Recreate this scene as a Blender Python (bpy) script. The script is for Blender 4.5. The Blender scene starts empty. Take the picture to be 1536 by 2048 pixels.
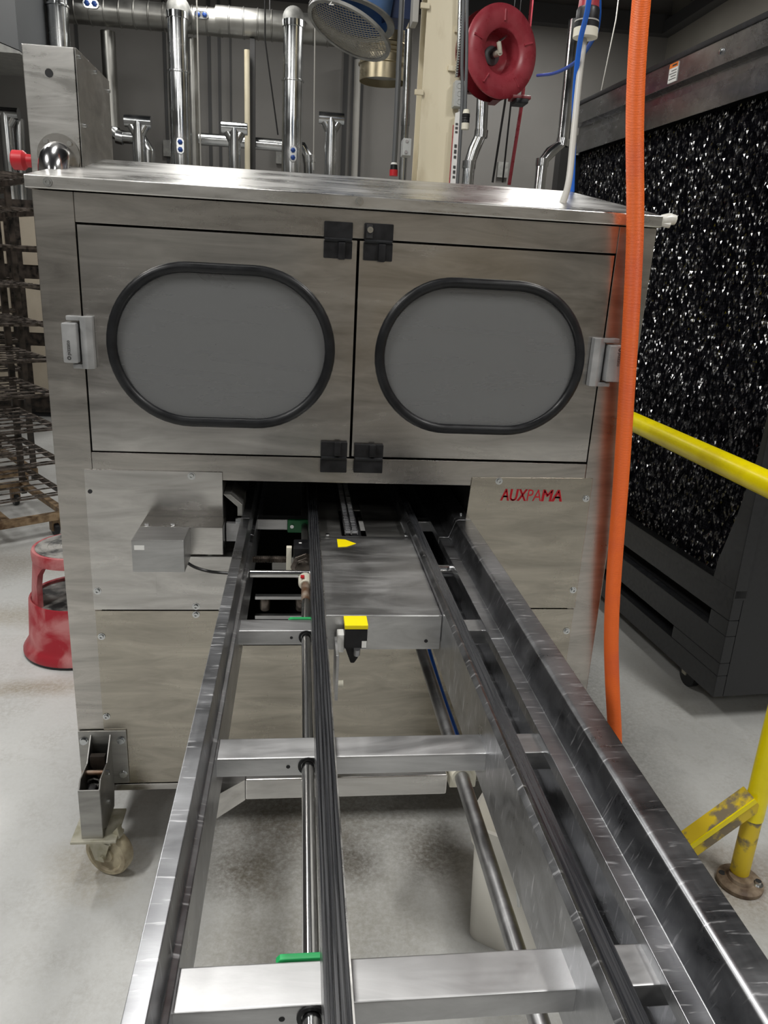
import bpy, bmesh, math, random
from mathutils import Vector, Matrix
random.seed(7)
sc = bpy.context.scene
COL = sc.collection
R_ = math.radians

# ------------------------------------------------------------------ camera
# camera axes in world space: columns right / down / forward
F_PX = 1493.0
RIGHT = Vector((0.9932, -0.1059, 0.0513)); DOWN = Vector((0.0164, -0.3090, -0.9509)); FWD = Vector((0.1160, 0.9452, -0.3051))
FWD.normalize(); RIGHT = (RIGHT - FWD * RIGHT.dot(FWD)).normalized(); DOWN = FWD.cross(RIGHT).normalized()
CAM = Vector((0, 0, 1.5))
cam_d = bpy.data.cameras.new('camera'); cam = bpy.data.objects.new('camera', cam_d); COL.objects.link(cam)
cam_d.sensor_fit = 'VERTICAL'; cam_d.sensor_height = 36.0; cam_d.sensor_width = 27.0
cam_d.lens = F_PX / 2048 * 36.0; cam_d.clip_start = 0.02; cam_d.clip_end = 60
mw = Matrix.Identity(4)
for i in range(3):
    mw[i][0] = RIGHT[i]; mw[i][1] = -DOWN[i]; mw[i][2] = -FWD[i]; mw[i][3] = CAM[i]
cam.matrix_world = mw
sc.camera = cam

def W(px, py, y=None, z=None, x=None):
    """survey helper: point of the room seen at a pixel of the photo, on the plane y=, z= or x="""
    d = RIGHT * (px - 768) + DOWN * (py - 1024) + FWD * F_PX
    if y is not None: t = (y - CAM.y) / d.y
    elif z is not None: t = (z - CAM.z) / d.z
    else: t = (x - CAM.x) / d.x
    return CAM + d * t

# ------------------------------------------------------------------ world, exposure, room lights
world = bpy.data.worlds.new('world'); sc.world = world; world.use_nodes = True
world.node_tree.nodes['Background'].inputs[0].default_value = (0.5, 0.52, 0.55, 1)
world.node_tree.nodes['Background'].inputs[1].default_value = 0.05
sc.view_settings.view_transform = 'Standard'; sc.view_settings.look = 'None'
sc.view_settings.gamma = 1.0; sc.view_settings.use_curve_mapping = False
sc.view_settings.exposure = 0.15
LIGHTS = [(-2.6, 4.4, 46), (-2.3, 0.2, 78), (-2.3, -3.4, 30), (2.2, 7.3, 40), (2.1, 0.2, 62), (2.1, -3.4, 30), (-0.45, 2.1, 42), (-0.8, 6.8, 26)]
LZ = 4.15
for lx, ly, pw in LIGHTS:
    ld = bpy.data.lights.new('lamp_light', 'AREA'); ld.shape = 'RECTANGLE'; ld.size = 0.32; ld.size_y = 1.2
    ld.energy = pw; ld.color = (1.0, 0.985, 0.95)
    lo = bpy.data.objects.new('lamp_light', ld); COL.objects.link(lo); lo.location = (lx, ly, LZ - 0.07)

# ------------------------------------------------------------------ materials
def new_mat(name):
    m = bpy.data.materials.new(name); m.use_nodes = True
    nt = m.node_tree; b = nt.nodes['Principled BSDF']
    return m, nt, b
def N(nt, t, **kw):
    n = nt.nodes.new(t)
    for k, v in kw.items():
        if k.startswith('i_'): n.inputs[k[2:].replace('_', ' ')].default_value = v
        else: setattr(n, k, v)
    return n
def rgba(c): return (c[0], c[1], c[2], 1)
def plain(name, c, rough=0.5, metal=0.0, spec=0.5, emit=None):
    m, nt, b = new_mat(name)
    b.inputs['Base Color'].default_value = rgba(c); b.inputs['Roughness'].default_value = rough
    b.inputs['Metallic'].default_value = metal; b.inputs['Specular IOR Level'].default_value = spec
    if emit: b.inputs['Emission Color'].default_value = rgba(c); b.inputs['Emission Strength'].default_value = emit
    return m
def noisy(name, c1, c2, scale=8, rough=(0.4, 0.6), metal=0.0, bump=0.0, stretch=(1, 1, 1), detail=6, lo=0.35, hi=0.65, bscale=None, spec=0.5, distort=0.0):
    m, nt, b = new_mat(name); L = nt.links.new
    tc = N(nt, 'ShaderNodeTexCoord'); mp = N(nt, 'ShaderNodeMapping'); mp.inputs['Scale'].default_value = stretch
    L(tc.outputs['Object'], mp.inputs['Vector'])
    nz = N(nt, 'ShaderNodeTexNoise'); nz.inputs['Scale'].default_value = scale; nz.inputs['Detail'].default_value = detail; nz.inputs['Distortion'].default_value = distort
    L(mp.outputs[0], nz.inputs['Vector'])
    mr = N(nt, 'ShaderNodeMapRange'); mr.inputs['From Min'].default_value = lo; mr.inputs['From Max'].default_value = hi
    L(nz.outputs['Fac'], mr.inputs['Value'])
    mx = N(nt, 'ShaderNodeMix', data_type='RGBA'); mx.inputs['A'].default_value = rgba(c1); mx.inputs['B'].default_value = rgba(c2)
    L(mr.outputs[0], mx.inputs['Factor']); L(mx.outputs['Result'], b.inputs['Base Color'])
    rr = N(nt, 'ShaderNodeMapRange'); rr.inputs['To Min'].default_value = rough[0]; rr.inputs['To Max'].default_value = rough[1]
    L(mr.outputs[0], rr.inputs['Value']); L(rr.outputs[0], b.inputs['Roughness'])
    b.inputs['Metallic'].default_value = metal; b.inputs['Specular IOR Level'].default_value = spec
    if bump:
        n2 = nz
        if bscale:
            n2 = N(nt, 'ShaderNodeTexNoise'); n2.inputs['Scale'].default_value = bscale; n2.inputs['Detail'].default_value = 4; L(mp.outputs[0], n2.inputs['Vector'])
        bp = N(nt, 'ShaderNodeBump'); bp.inputs['Strength'].default_value = bump; bp.inputs['Distance'].default_value = 0.002
        L(n2.outputs['Fac'], bp.inputs['Height']); L(bp.outputs[0], b.inputs['Normal'])
    return m
def steel(name, base=(0.54, 0.525, 0.505), rough=(0.17, 0.3), grain=(0.8, 40, 80), swirl=0.5, bump=0.004, wave=0.6, scratch=None):
    """brushed stainless: fine grain along one axis, broad cloudy wear and curved wiping marks in the roughness"""
    m, nt, b = new_mat(name); L = nt.links.new
    tc = N(nt, 'ShaderNodeTexCoord'); mp = N(nt, 'ShaderNodeMapping'); mp.inputs['Scale'].default_value = grain
    L(tc.outputs['Object'], mp.inputs['Vector'])
    g = N(nt, 'ShaderNodeTexNoise'); g.inputs['Scale'].default_value = 3.0; g.inputs['Detail'].default_value = 5; L(mp.outputs[0], g.inputs['Vector'])
    c = N(nt, 'ShaderNodeTexNoise'); c.inputs['Scale'].default_value = 5.0; c.inputs['Detail'].default_value = 5; c.inputs['Distortion'].default_value = 1.2
    L(tc.outputs['Object'], c.inputs['Vector'])
    mp2 = N(nt, 'ShaderNodeMapping'); mp2.inputs['Scale'].default_value = (1.5, 6, 9); mp2.inputs['Rotation'].default_value = (0, 0.35, 0.5)
    L(tc.outputs['Object'], mp2.inputs['Vector'])
    s = N(nt, 'ShaderNodeTexNoise'); s.inputs['Scale'].default_value = 2.6; s.inputs['Detail'].default_value = 7; s.inputs['Roughness'].default_value = 0.65; s.inputs['Distortion'].default_value = 0.8
    L(mp2.outputs[0], s.inputs['Vector'])
    a1 = N(nt, 'ShaderNodeMath', operation='MULTIPLY_ADD'); a1.inputs[1].default_value = 0.12; L(g.outputs['Fac'], a1.inputs[0])
    a2 = N(nt, 'ShaderNodeMath', operation='MULTIPLY'); a2.inputs[1].default_value = 0.63; L(c.outputs['Fac'], a2.inputs[0]); L(a2.outputs[0], a1.inputs[2])
    a3 = N(nt, 'ShaderNodeMath', operation='MULTIPLY_ADD'); a3.inputs[1].default_value = swirl; L(s.outputs['Fac'], a3.inputs[0]); L(a1.outputs[0], a3.inputs[2])
    mr = N(nt, 'ShaderNodeMapRange'); mid = 0.375 + swirl * 0.5
    mr.inputs['From Min'].default_value = mid - 0.17; mr.inputs['From Max'].default_value = mid + 0.17
    mr.inputs['To Min'].default_value = rough[0]; mr.inputs['To Max'].default_value = rough[1]
    L(a3.outputs[0], mr.inputs['Value']); L(mr.outputs[0], b.inputs['Roughness'])
    mx = N(nt, 'ShaderNodeMix', data_type='RGBA'); mx.inputs['A'].default_value = rgba([v * 0.74 for v in base]); mx.inputs['B'].default_value = rgba([min(1, v * 1.27) for v in base])
    sr = N(nt, 'ShaderNodeMapRange'); sr.inputs['From Min'].default_value = 0.3; sr.inputs['From Max'].default_value = 0.72
    L(s.outputs['Fac'], sr.inputs['Value']); L(sr.outputs[0], mx.inputs['Factor']); L(mx.outputs['Result'], b.inputs['Base Color'])
    b.inputs['Metallic'].default_value = 1.0
    if scratch:
        mp3 = N(nt, 'ShaderNodeMapping'); mp3.inputs['Scale'].default_value = scratch; L(tc.outputs['Object'], mp3.inputs['Vector'])
        k1 = N(nt, 'ShaderNodeTexNoise'); k1.inputs['Scale'].default_value = 1.0; k1.inputs['Detail'].default_value = 3; k1.inputs['Distortion'].default_value = 0.4; L(mp3.outputs[0], k1.inputs['Vector'])
        k2 = N(nt, 'ShaderNodeMapRange'); k2.inputs['From Min'].default_value = 0.6; k2.inputs['From Max'].default_value = 0.72; k2.inputs['To Max'].default_value = 0.55; L(k1.outputs['Fac'], k2.inputs['Value'])
        k3 = N(nt, 'ShaderNodeMix', data_type='RGBA'); k3.inputs['B'].default_value = (0.85, 0.85, 0.87, 1); L(k2.outputs[0], k3.inputs['Factor']); L(mx.outputs['Result'], k3.inputs['A']); L(k3.outputs['Result'], b.inputs['Base Color'])
        k4 = N(nt, 'ShaderNodeMath', operation='MULTIPLY_ADD'); k4.inputs[1].default_value = 0.25; L(k2.outputs[0], k4.inputs[0]); L(mr.outputs[0], k4.inputs[2]); L(k4.outputs[0], b.inputs['Roughness'])
    wv = N(nt, 'ShaderNodeTexNoise'); wv.inputs['Scale'].default_value = 3.2; wv.inputs['Detail'].default_value = 1; L(tc.outputs['Object'], wv.inputs['Vector'])
    b0 = N(nt, 'ShaderNodeBump'); b0.inputs['Strength'].default_value = wave; b0.inputs['Distance'].default_value = 0.01; L(wv.outputs['Fac'], b0.inputs['Height'])
    bp = N(nt, 'ShaderNodeBump'); bp.inputs['Strength'].default_value = bump; bp.inputs['Distance'].default_value = 0.001
    L(a1.outputs[0], bp.inputs['Height']); L(b0.outputs[0], bp.inputs['Normal']); L(bp.outputs[0], b.inputs['Normal'])
    return m

M = {}
M['steel_h'] = steel('brushed_steel_horizontal')
M['steel_v'] = steel('brushed_steel_vertical', base=(0.47, 0.448, 0.42), rough=(0.25, 0.36), grain=(40, 40, .5), swirl=0.35)
M['steel_low'] = steel('warm_reflection_steel', base=(0.42, 0.39, 0.335), rough=(0.2, 0.32), grain=(40, 40, .5), swirl=0.35)  # warm reflection put into the base colour of the lower panels
M['steel_box'] = steel('sensor_box_steel', base=(0.44, 0.44, 0.44), rough=(0.3, 0.42), swirl=0.35)  # same steel as its cover, base darkened to stand in for dark reflections
M['steel_plate'] = steel('scratched_plate_steel', base=(0.6, 0.6, 0.6), rough=(0.3, 0.46), swirl=0.9)
M['steel_lid'] = steel('brushed_steel_lid', base=(0.66, 0.65, 0.63), rough=(0.2, 0.4), swirl=0.6)
M['steel_rail'] = steel('rail_steel', base=(0.345, 0.35, 0.365), rough=(0.26, 0.42), grain=(70, .7, 70), swirl=0.6, wave=0.2, scratch=(25, 190, 25))
M['steel_bar'] = steel('bar_steel', base=(0.53, 0.53, 0.535), rough=(0.36, 0.54), grain=(.8, 70, 70), swirl=0.9)
M['steel_dull'] = steel('dull_steel', base=(0.36, 0.355, 0.34), rough=(0.35, 0.55), swirl=0.5)
M['chrome'] = plain('chrome', (0.72, 0.72, 0.72), 0.16, 1.0)
M['pipe_steel'] = steel('grey_pipe_steel', base=(0.36, 0.36, 0.365), rough=(0.34, 0.5), grain=(90, 3, 90))
M['galv'] = noisy('galvanised_duct', (0.52, 0.54, 0.55), (0.68, 0.69, 0.69), 5, (0.14, 0.28), 1.0)
M['galv_dull'] = noisy('dull_spiral_duct', (0.3, 0.295, 0.275), (0.45, 0.445, 0.42), 4, (0.3, 0.45), 1.0)
M['brass_duct'] = noisy('yellowed_duct', (0.42, 0.36, 0.24), (0.55, 0.48, 0.34), 5, (0.25, 0.45), 1.0)
M['black_plastic'] = noisy('black_plastic', (0.008, 0.008, 0.009), (0.016, 0.016, 0.018), 40, (0.35, 0.5), spec=0.3)
M['black_rubber'] = noisy('black_rubber', (0.008, 0.0085, 0.01), (0.013, 0.014, 0.016), 30, (0.3, 0.42), spec=0.35)
M['black_strip'] = noisy('black_wear_strip', (0.018, 0.019, 0.022), (0.045, 0.046, 0.05), 10, (0.2, 0.36), stretch=(60, .8, 60), spec=0.8)
M['grey_cast'] = noisy('grey_cast_latch', (0.33, 0.335, 0.34), (0.44, 0.445, 0.45), 25, (0.35, 0.5), 0.3)
M['pane'] = None
M['red_paint'] = noisy('red_paint', (0.33, 0.035, 0.05), (0.42, 0.06, 0.08), 14, (0.22, 0.4))
M['red_stool'] = noisy('scuffed_red_plastic', (0.36, 0.018, 0.03), (0.52, 0.2, 0.2), 9, (0.4, 0.6), bump=0.1, lo=0.42, hi=0.62, detail=9, distort=0.5)
M['dirty_tread'] = noisy('dirty_rubber_tread', (0.03, 0.03, 0.03), (0.32, 0.31, 0.29), 14, (0.6, 0.8), bump=0.2, lo=0.42, hi=0.62, detail=9)
M['red_plastic'] = plain('red_plastic', (0.55, 0.02, 0.03), 0.35)
M['dark_red'] = plain('dark_red_paint', (0.16, 0.012, 0.018), 0.35)
M['yellow'] = noisy('yellow_paint', (0.86, 0.72, 0.0), (0.75, 0.6, 0.0), 16, (0.28, 0.45), bump=0.03, lo=0.5, hi=0.8)
M['yellow_worn'] = noisy('worn_yellow_paint', (0.68, 0.5, 0.02), (0.2, 0.16, 0.1), 17, (0.45, 0.7), bump=0.3, lo=0.52, hi=0.6, detail=8)
M['yellow_label'] = plain('yellow_label', (0.95, 0.78, 0.0), 0.4)
M['rust_flange'] = noisy('rusty_flange', (0.1, 0.06, 0.035), (0.32, 0.25, 0.18), 30, (0.55, 0.8), bump=0.5, detail=8)
M['rust'] = noisy('rusty_shaft', (0.2, 0.1, 0.05), (0.4, 0.33, 0.27), 40, (0.4, 0.65), 0.6, bump=0.2)
M['black_iron'] = noisy('greasy_black_iron', (0.012, 0.011, 0.01), (0.06, 0.045, 0.035), 20, (0.25, 0.55), 0.3, bump=0.2)
M['rack_rod'] = noisy('greasy_rod', (0.05, 0.042, 0.035), (0.2, 0.17, 0.15), 30, (0.2, 0.4), 0.8)
M['rack_base'] = noisy('worn_brown_rack_base', (0.09, 0.05, 0.025), (0.35, 0.25, 0.15), 22, (0.4, 0.65), 0.4, bump=0.2)
M['cooler_black'] = noisy('black_moulded_plastic', (0.012, 0.013, 0.015), (0.02, 0.021, 0.024), 60, (0.38, 0.55), bump=0.08)
M['pad'] = noisy('wet_black_pad', (0.003, 0.003, 0.005), (0.012, 0.012, 0.016), 30, (0.07, 0.3), spec=1.0)
M['band'] = steel('dark_sheet_band', base=(0.34, 0.34, 0.35), rough=(0.2, 0.32), swirl=0.25)
M['cream'] = noisy('cream_column_paint', (0.73, 0.66, 0.49), (0.55, 0.47, 0.32), 6, (0.35, 0.55), bump=0.15, stretch=(2, 2, 0.7), lo=0.5, hi=0.75, detail=8)
M['blue_paint'] = noisy('blue_fan_paint', (0.08, 0.2, 0.5), (0.16, 0.3, 0.6), 8, (0.3, 0.5))
M['navy'] = plain('navy_motor_box', (0.012, 0.03, 0.1), 0.45)
M['grey_ring'] = noisy('grey_ring', (0.22, 0.22, 0.21), (0.34, 0.34, 0.32), 20, (0.4, 0.6))
M['wire'] = plain('grill_wire', (0.42, 0.4, 0.35), 0.4, 0.6)
M['dark_in'] = plain('dark_inside', (0.02, 0.02, 0.022), 0.7)
M['white_plastic'] = noisy('white_tub_plastic', (0.8, 0.78, 0.72), (0.72, 0.7, 0.64), 5, (0.35, 0.5))
M['white'] = plain('white_label', (0.8, 0.8, 0.78), 0.45)
M['nylon'] = plain('cream_nylon', (0.72, 0.69, 0.58), 0.4)
M['green'] = plain('green_plastic', (0.02, 0.42, 0.12), 0.4)
M['green_dark'] = plain('dark_green_plastic', (0.01, 0.16, 0.05), 0.4)
M['blue_tube'] = plain('blue_air_hose', (0.015, 0.12, 0.55), 0.35)
M['black_cable'] = plain('black_cable', (0.01, 0.01, 0.011), 0.4)
M['grey_cable'] = plain('pale_grey_cable', (0.4, 0.39, 0.36), 0.5)
M['dark_cable'] = plain('dark_grey_cable', (0.1, 0.105, 0.11), 0.45)
M['wheel'] = noisy('dirty_cream_wheel', (0.55, 0.49, 0.35), (0.3, 0.25, 0.17), 25, (0.5, 0.7), bump=0.2)
M['fork'] = noisy('dirty_zinc_fork', (0.36, 0.34, 0.25), (0.55, 0.53, 0.45), 30, (0.4, 0.6), 0.5, bump=0.2)
M['grey_box'] = plain('grey_junction_box', (0.42, 0.43, 0.42), 0.45)
M['tan'] = noisy('tan_oven_panel', (0.5, 0.44, 0.35), (0.42, 0.36, 0.28), 4, (0.4, 0.6))
M['orange_label'] = plain('orange_label', (0.8, 0.2, 0.03), 0.4)
M['ink'] = plain('label_ink', (0.05, 0.05, 0.05), 0.5)
M['logo_red'] = plain('logo_red', (0.5, 0.008, 0.02), 0.35)
M['knob_blue'] = plain('blue_knob', (0.02, 0.07, 0.3), 0.4)
M['lamp_glow'] = plain('lamp_diffuser', (1, 0.98, 0.94), 0.4, emit=4.0)
M['lamp_body'] = plain('lamp_housing', (0.6, 0.6, 0.58), 0.5)
M['tape'] = noisy('clear_crumpled_tape', (0.75, 0.74, 0.68), (0.9, 0.89, 0.85), 40, (0.15, 0.4), bump=0.4)

# hazy polycarbonate pane
m, nt, b = new_mat('hazy_pane'); M['pane'] = m
b.inputs['Base Color'].default_value = (0.26, 0.265, 0.27, 1); b.inputs['Transmission Weight'].default_value = 0.4; b.inputs['IOR'].default_value = 1.5
tc = N(nt, 'ShaderNodeTexCoord'); mp = N(nt, 'ShaderNodeMapping'); mp.inputs['Scale'].default_value = (.8, 1, 5); nt.links.new(tc.outputs['Object'], mp.inputs['Vector'])
nz = N(nt, 'ShaderNodeTexNoise'); nz.inputs['Scale'].default_value = 4; nz.inputs['Detail'].default_value = 7; nz.inputs['Distortion'].default_value = 0.8; nt.links.new(mp.outputs[0], nz.inputs['Vector'])
mr = N(nt, 'ShaderNodeMapRange'); mr.inputs['From Min'].default_value = 0.3; mr.inputs['From Max'].default_value = 0.7; mr.inputs['To Min'].default_value = 0.24; mr.inputs['To Max'].default_value = 0.34
nt.links.new(nz.outputs['Fac'], mr.inputs['Value']); nt.links.new(mr.outputs[0], b.inputs['Roughness'])

# ribbed orange hose sleeve
m, nt, b = new_mat('orange_ribbed_hose'); M['orange'] = m
b.inputs['Base Color'].default_value = (0.85, 0.11, 0.015, 1); b.inputs['Roughness'].default_value = 0.5
tc = N(nt, 'ShaderNodeTexCoord'); wv = N(nt, 'ShaderNodeTexWave', bands_direction='Z'); wv.inputs['Scale'].default_value = 110; wv.inputs['Distortion'].default_value = 0.6
nt.links.new(tc.outputs['Object'], wv.inputs['Vector'])
bp = N(nt, 'ShaderNodeBump'); bp.inputs['Strength'].default_value = 0.5; bp.inputs['Distance'].default_value = 0.002
nt.links.new(wv.outputs['Fac'], bp.inputs['Height']); nt.links.new(bp.outputs[0], b.inputs['Normal'])
nz = N(nt, 'ShaderNodeTexNoise'); nz.inputs['Scale'].default_value = 7; nz.inputs['Detail'].default_value = 6; nt.links.new(tc.outputs['Object'], nz.inputs['Vector'])
mx = N(nt, 'ShaderNodeMix', data_type='RGBA'); mx.inputs['A'].default_value = (0.98, 0.165, 0.018, 1); mx.inputs['B'].default_value = (0.85, 0.13, 0.03, 1)
mr = N(nt, 'ShaderNodeMapRange'); mr.inputs['From Min'].default_value = 0.5; mr.inputs['From Max'].default_value = 0.7
nt.links.new(nz.outputs['Fac'], mr.inputs['Value']); nt.links.new(mr.outputs[0], mx.inputs['Factor']); nt.links.new(mx.outputs['Result'], b.inputs['Base Color'])

# worn painted concrete floor with grime patches and painted bar shadows
m, nt, b = new_mat('painted_concrete'); M['floor'] = m; L = nt.links.new
tc = N(nt, 'ShaderNodeTexCoord')
def nnode(scale, detail=8, dist=0.0, rough=0.6):
    n = N(nt, 'ShaderNodeTexNoise'); n.inputs['Scale'].default_value = scale; n.inputs['Detail'].default_value = detail; n.inputs['Distortion'].default_value = dist; n.inputs['Roughness'].default_value = rough
    L(tc.outputs['Object'], n.inputs['Vector']); return n
def rng(src, a, bb, lo=0, hi=1):
    r = N(nt, 'ShaderNodeMapRange'); r.inputs['From Min'].default_value = a; r.inputs['From Max'].default_value = bb; r.inputs['To Min'].default_value = lo; r.inputs['To Max'].default_value = hi
    L(src, r.inputs['Value']); return r.outputs[0]
def mixc(fac, a, bcol):
    x = N(nt, 'ShaderNodeMix', data_type='RGBA'); L(fac, x.inputs['Factor'])
    if isinstance(a, tuple): x.inputs['A'].default_value = rgba(a)
    else: L(a, x.inputs['A'])
    x.inputs['B'].default_value = rgba(bcol); return x.outputs['Result']
big = nnode(0.9, 4); mid_ = nnode(5.5, 9, 0.4, 0.7); fine = nnode(70, 8, 0.2, 0.75); spk = nnode(26, 3)
col = mixc(rng(big.outputs['Fac'], 0.35, 0.65), (0.62, 0.625, 0.615), (0.54, 0.545, 0.535))
col = mixc(rng(fine.outputs['Fac'], 0.35, 0.8, 0, 0.35), col, (0.42, 0.41, 0.38))
# grime and painted shadows of the bars: a broad band around the machine front plus scattered blotches
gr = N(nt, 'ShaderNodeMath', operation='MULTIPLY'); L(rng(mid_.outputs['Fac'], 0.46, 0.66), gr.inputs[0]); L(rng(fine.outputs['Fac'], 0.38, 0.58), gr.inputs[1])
sx = N(nt, 'ShaderNodeSeparateXYZ'); L(tc.outputs['Object'], sx.inputs[0])
def blob(cx, cy, rx, ry, soft=1.0):
    mp = N(nt, 'ShaderNodeMapping'); mp.inputs['Location'].default_value = (-cx / rx, -cy / ry, 0); mp.inputs['Scale'].default_value = (1 / rx, 1 / ry, 0)
    L(tc.outputs['Object'], mp.inputs['Vector']); ln = N(nt, 'ShaderNodeVectorMath', operation='LENGTH'); L(mp.outputs[0], ln.inputs[0])
    ad = N(nt, 'ShaderNodeMath', operation='MULTIPLY_ADD'); ad.inputs[1].default_value = 1.2; L(mid_.outputs['Fac'], ad.inputs[0]); L(ln.outputs['Value'], ad.inputs[2])
    return rng(ad.outputs[0], 0.9 + 0.6, 0.9 + 0.6 - 0.7 * soft, 0, 1)
def mul(a, bb):
    n = N(nt, 'ShaderNodeMath', operation='MULTIPLY'); L(a, n.inputs[0])
    if isinstance(bb, float): n.inputs[1].default_value = bb
    else: L(bb, n.inputs[1])
    return n.outputs[0]
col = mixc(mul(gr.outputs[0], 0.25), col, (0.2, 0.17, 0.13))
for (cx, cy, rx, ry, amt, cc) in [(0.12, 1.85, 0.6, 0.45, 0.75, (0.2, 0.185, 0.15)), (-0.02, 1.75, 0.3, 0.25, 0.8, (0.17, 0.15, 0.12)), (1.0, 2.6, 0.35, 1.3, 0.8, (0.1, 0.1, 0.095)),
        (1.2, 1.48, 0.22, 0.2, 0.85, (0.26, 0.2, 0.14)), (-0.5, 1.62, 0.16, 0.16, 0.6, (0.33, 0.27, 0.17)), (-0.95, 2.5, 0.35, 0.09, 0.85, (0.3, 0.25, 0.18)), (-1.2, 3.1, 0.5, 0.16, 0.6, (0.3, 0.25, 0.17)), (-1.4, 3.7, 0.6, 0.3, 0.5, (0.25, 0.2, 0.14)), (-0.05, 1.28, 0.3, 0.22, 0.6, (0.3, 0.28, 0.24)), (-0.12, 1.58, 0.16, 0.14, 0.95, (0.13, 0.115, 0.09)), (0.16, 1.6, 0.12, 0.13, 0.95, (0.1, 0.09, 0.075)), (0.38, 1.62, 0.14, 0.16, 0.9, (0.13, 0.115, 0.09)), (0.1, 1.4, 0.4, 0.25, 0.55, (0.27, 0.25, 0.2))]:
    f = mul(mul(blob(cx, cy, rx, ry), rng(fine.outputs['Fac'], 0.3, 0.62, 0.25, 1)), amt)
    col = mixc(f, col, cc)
col = mixc(rng(spk.outputs['Fac'], 0.76, 0.79), col, (0.05, 0.045, 0.04))
L(col, b.inputs['Base Color'])
L(rng(mid_.outputs['Fac'], 0.3, 0.7, 0.32, 0.55), b.inputs['Roughness'])
bp = N(nt, 'ShaderNodeBump'); bp.inputs['Strength'].default_value = 0.12; bp.inputs['Distance'].default_value = 0.003; L(fine.outputs['Fac'], bp.inputs['Height']); L(bp.outputs[0], b.inputs['Normal'])
M['wall'] = noisy('grey_wall_paint', (0.19, 0.183, 0.172), (0.225, 0.217, 0.205), 1.2, (0.5, 0.65))
M['wall_right'] = noisy('olive_grey_wall_paint', (0.25, 0.235, 0.205), (0.29, 0.275, 0.24), 1.2, (0.5, 0.65))
M['wall_pale'] = noisy('pale_wall_paint', (0.24, 0.235, 0.22), (0.28, 0.27, 0.255), 1.2, (0.5, 0.65))
M['wall_front'] = noisy('pale_front_wall_paint', (0.5, 0.49, 0.46), (0.56, 0.55, 0.52), 1.2, (0.5, 0.65))
M['reflection_band'] = noisy('dark_brown_reflection_band', (0.06, 0.05, 0.045), (0.08, 0.066, 0.06), 2, (0.4, 0.6))  # colour of the added band behind the camera
M['deck'] = plain('dark_roof_deck', (0.045, 0.05, 0.065), 0.5, 0.2)
M['joist'] = plain('dark_joist', (0.06, 0.06, 0.062), 0.5)
M['wall_strip'] = plain('dark_wall_strip', (0.05, 0.05, 0.05), 0.55)

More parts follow.
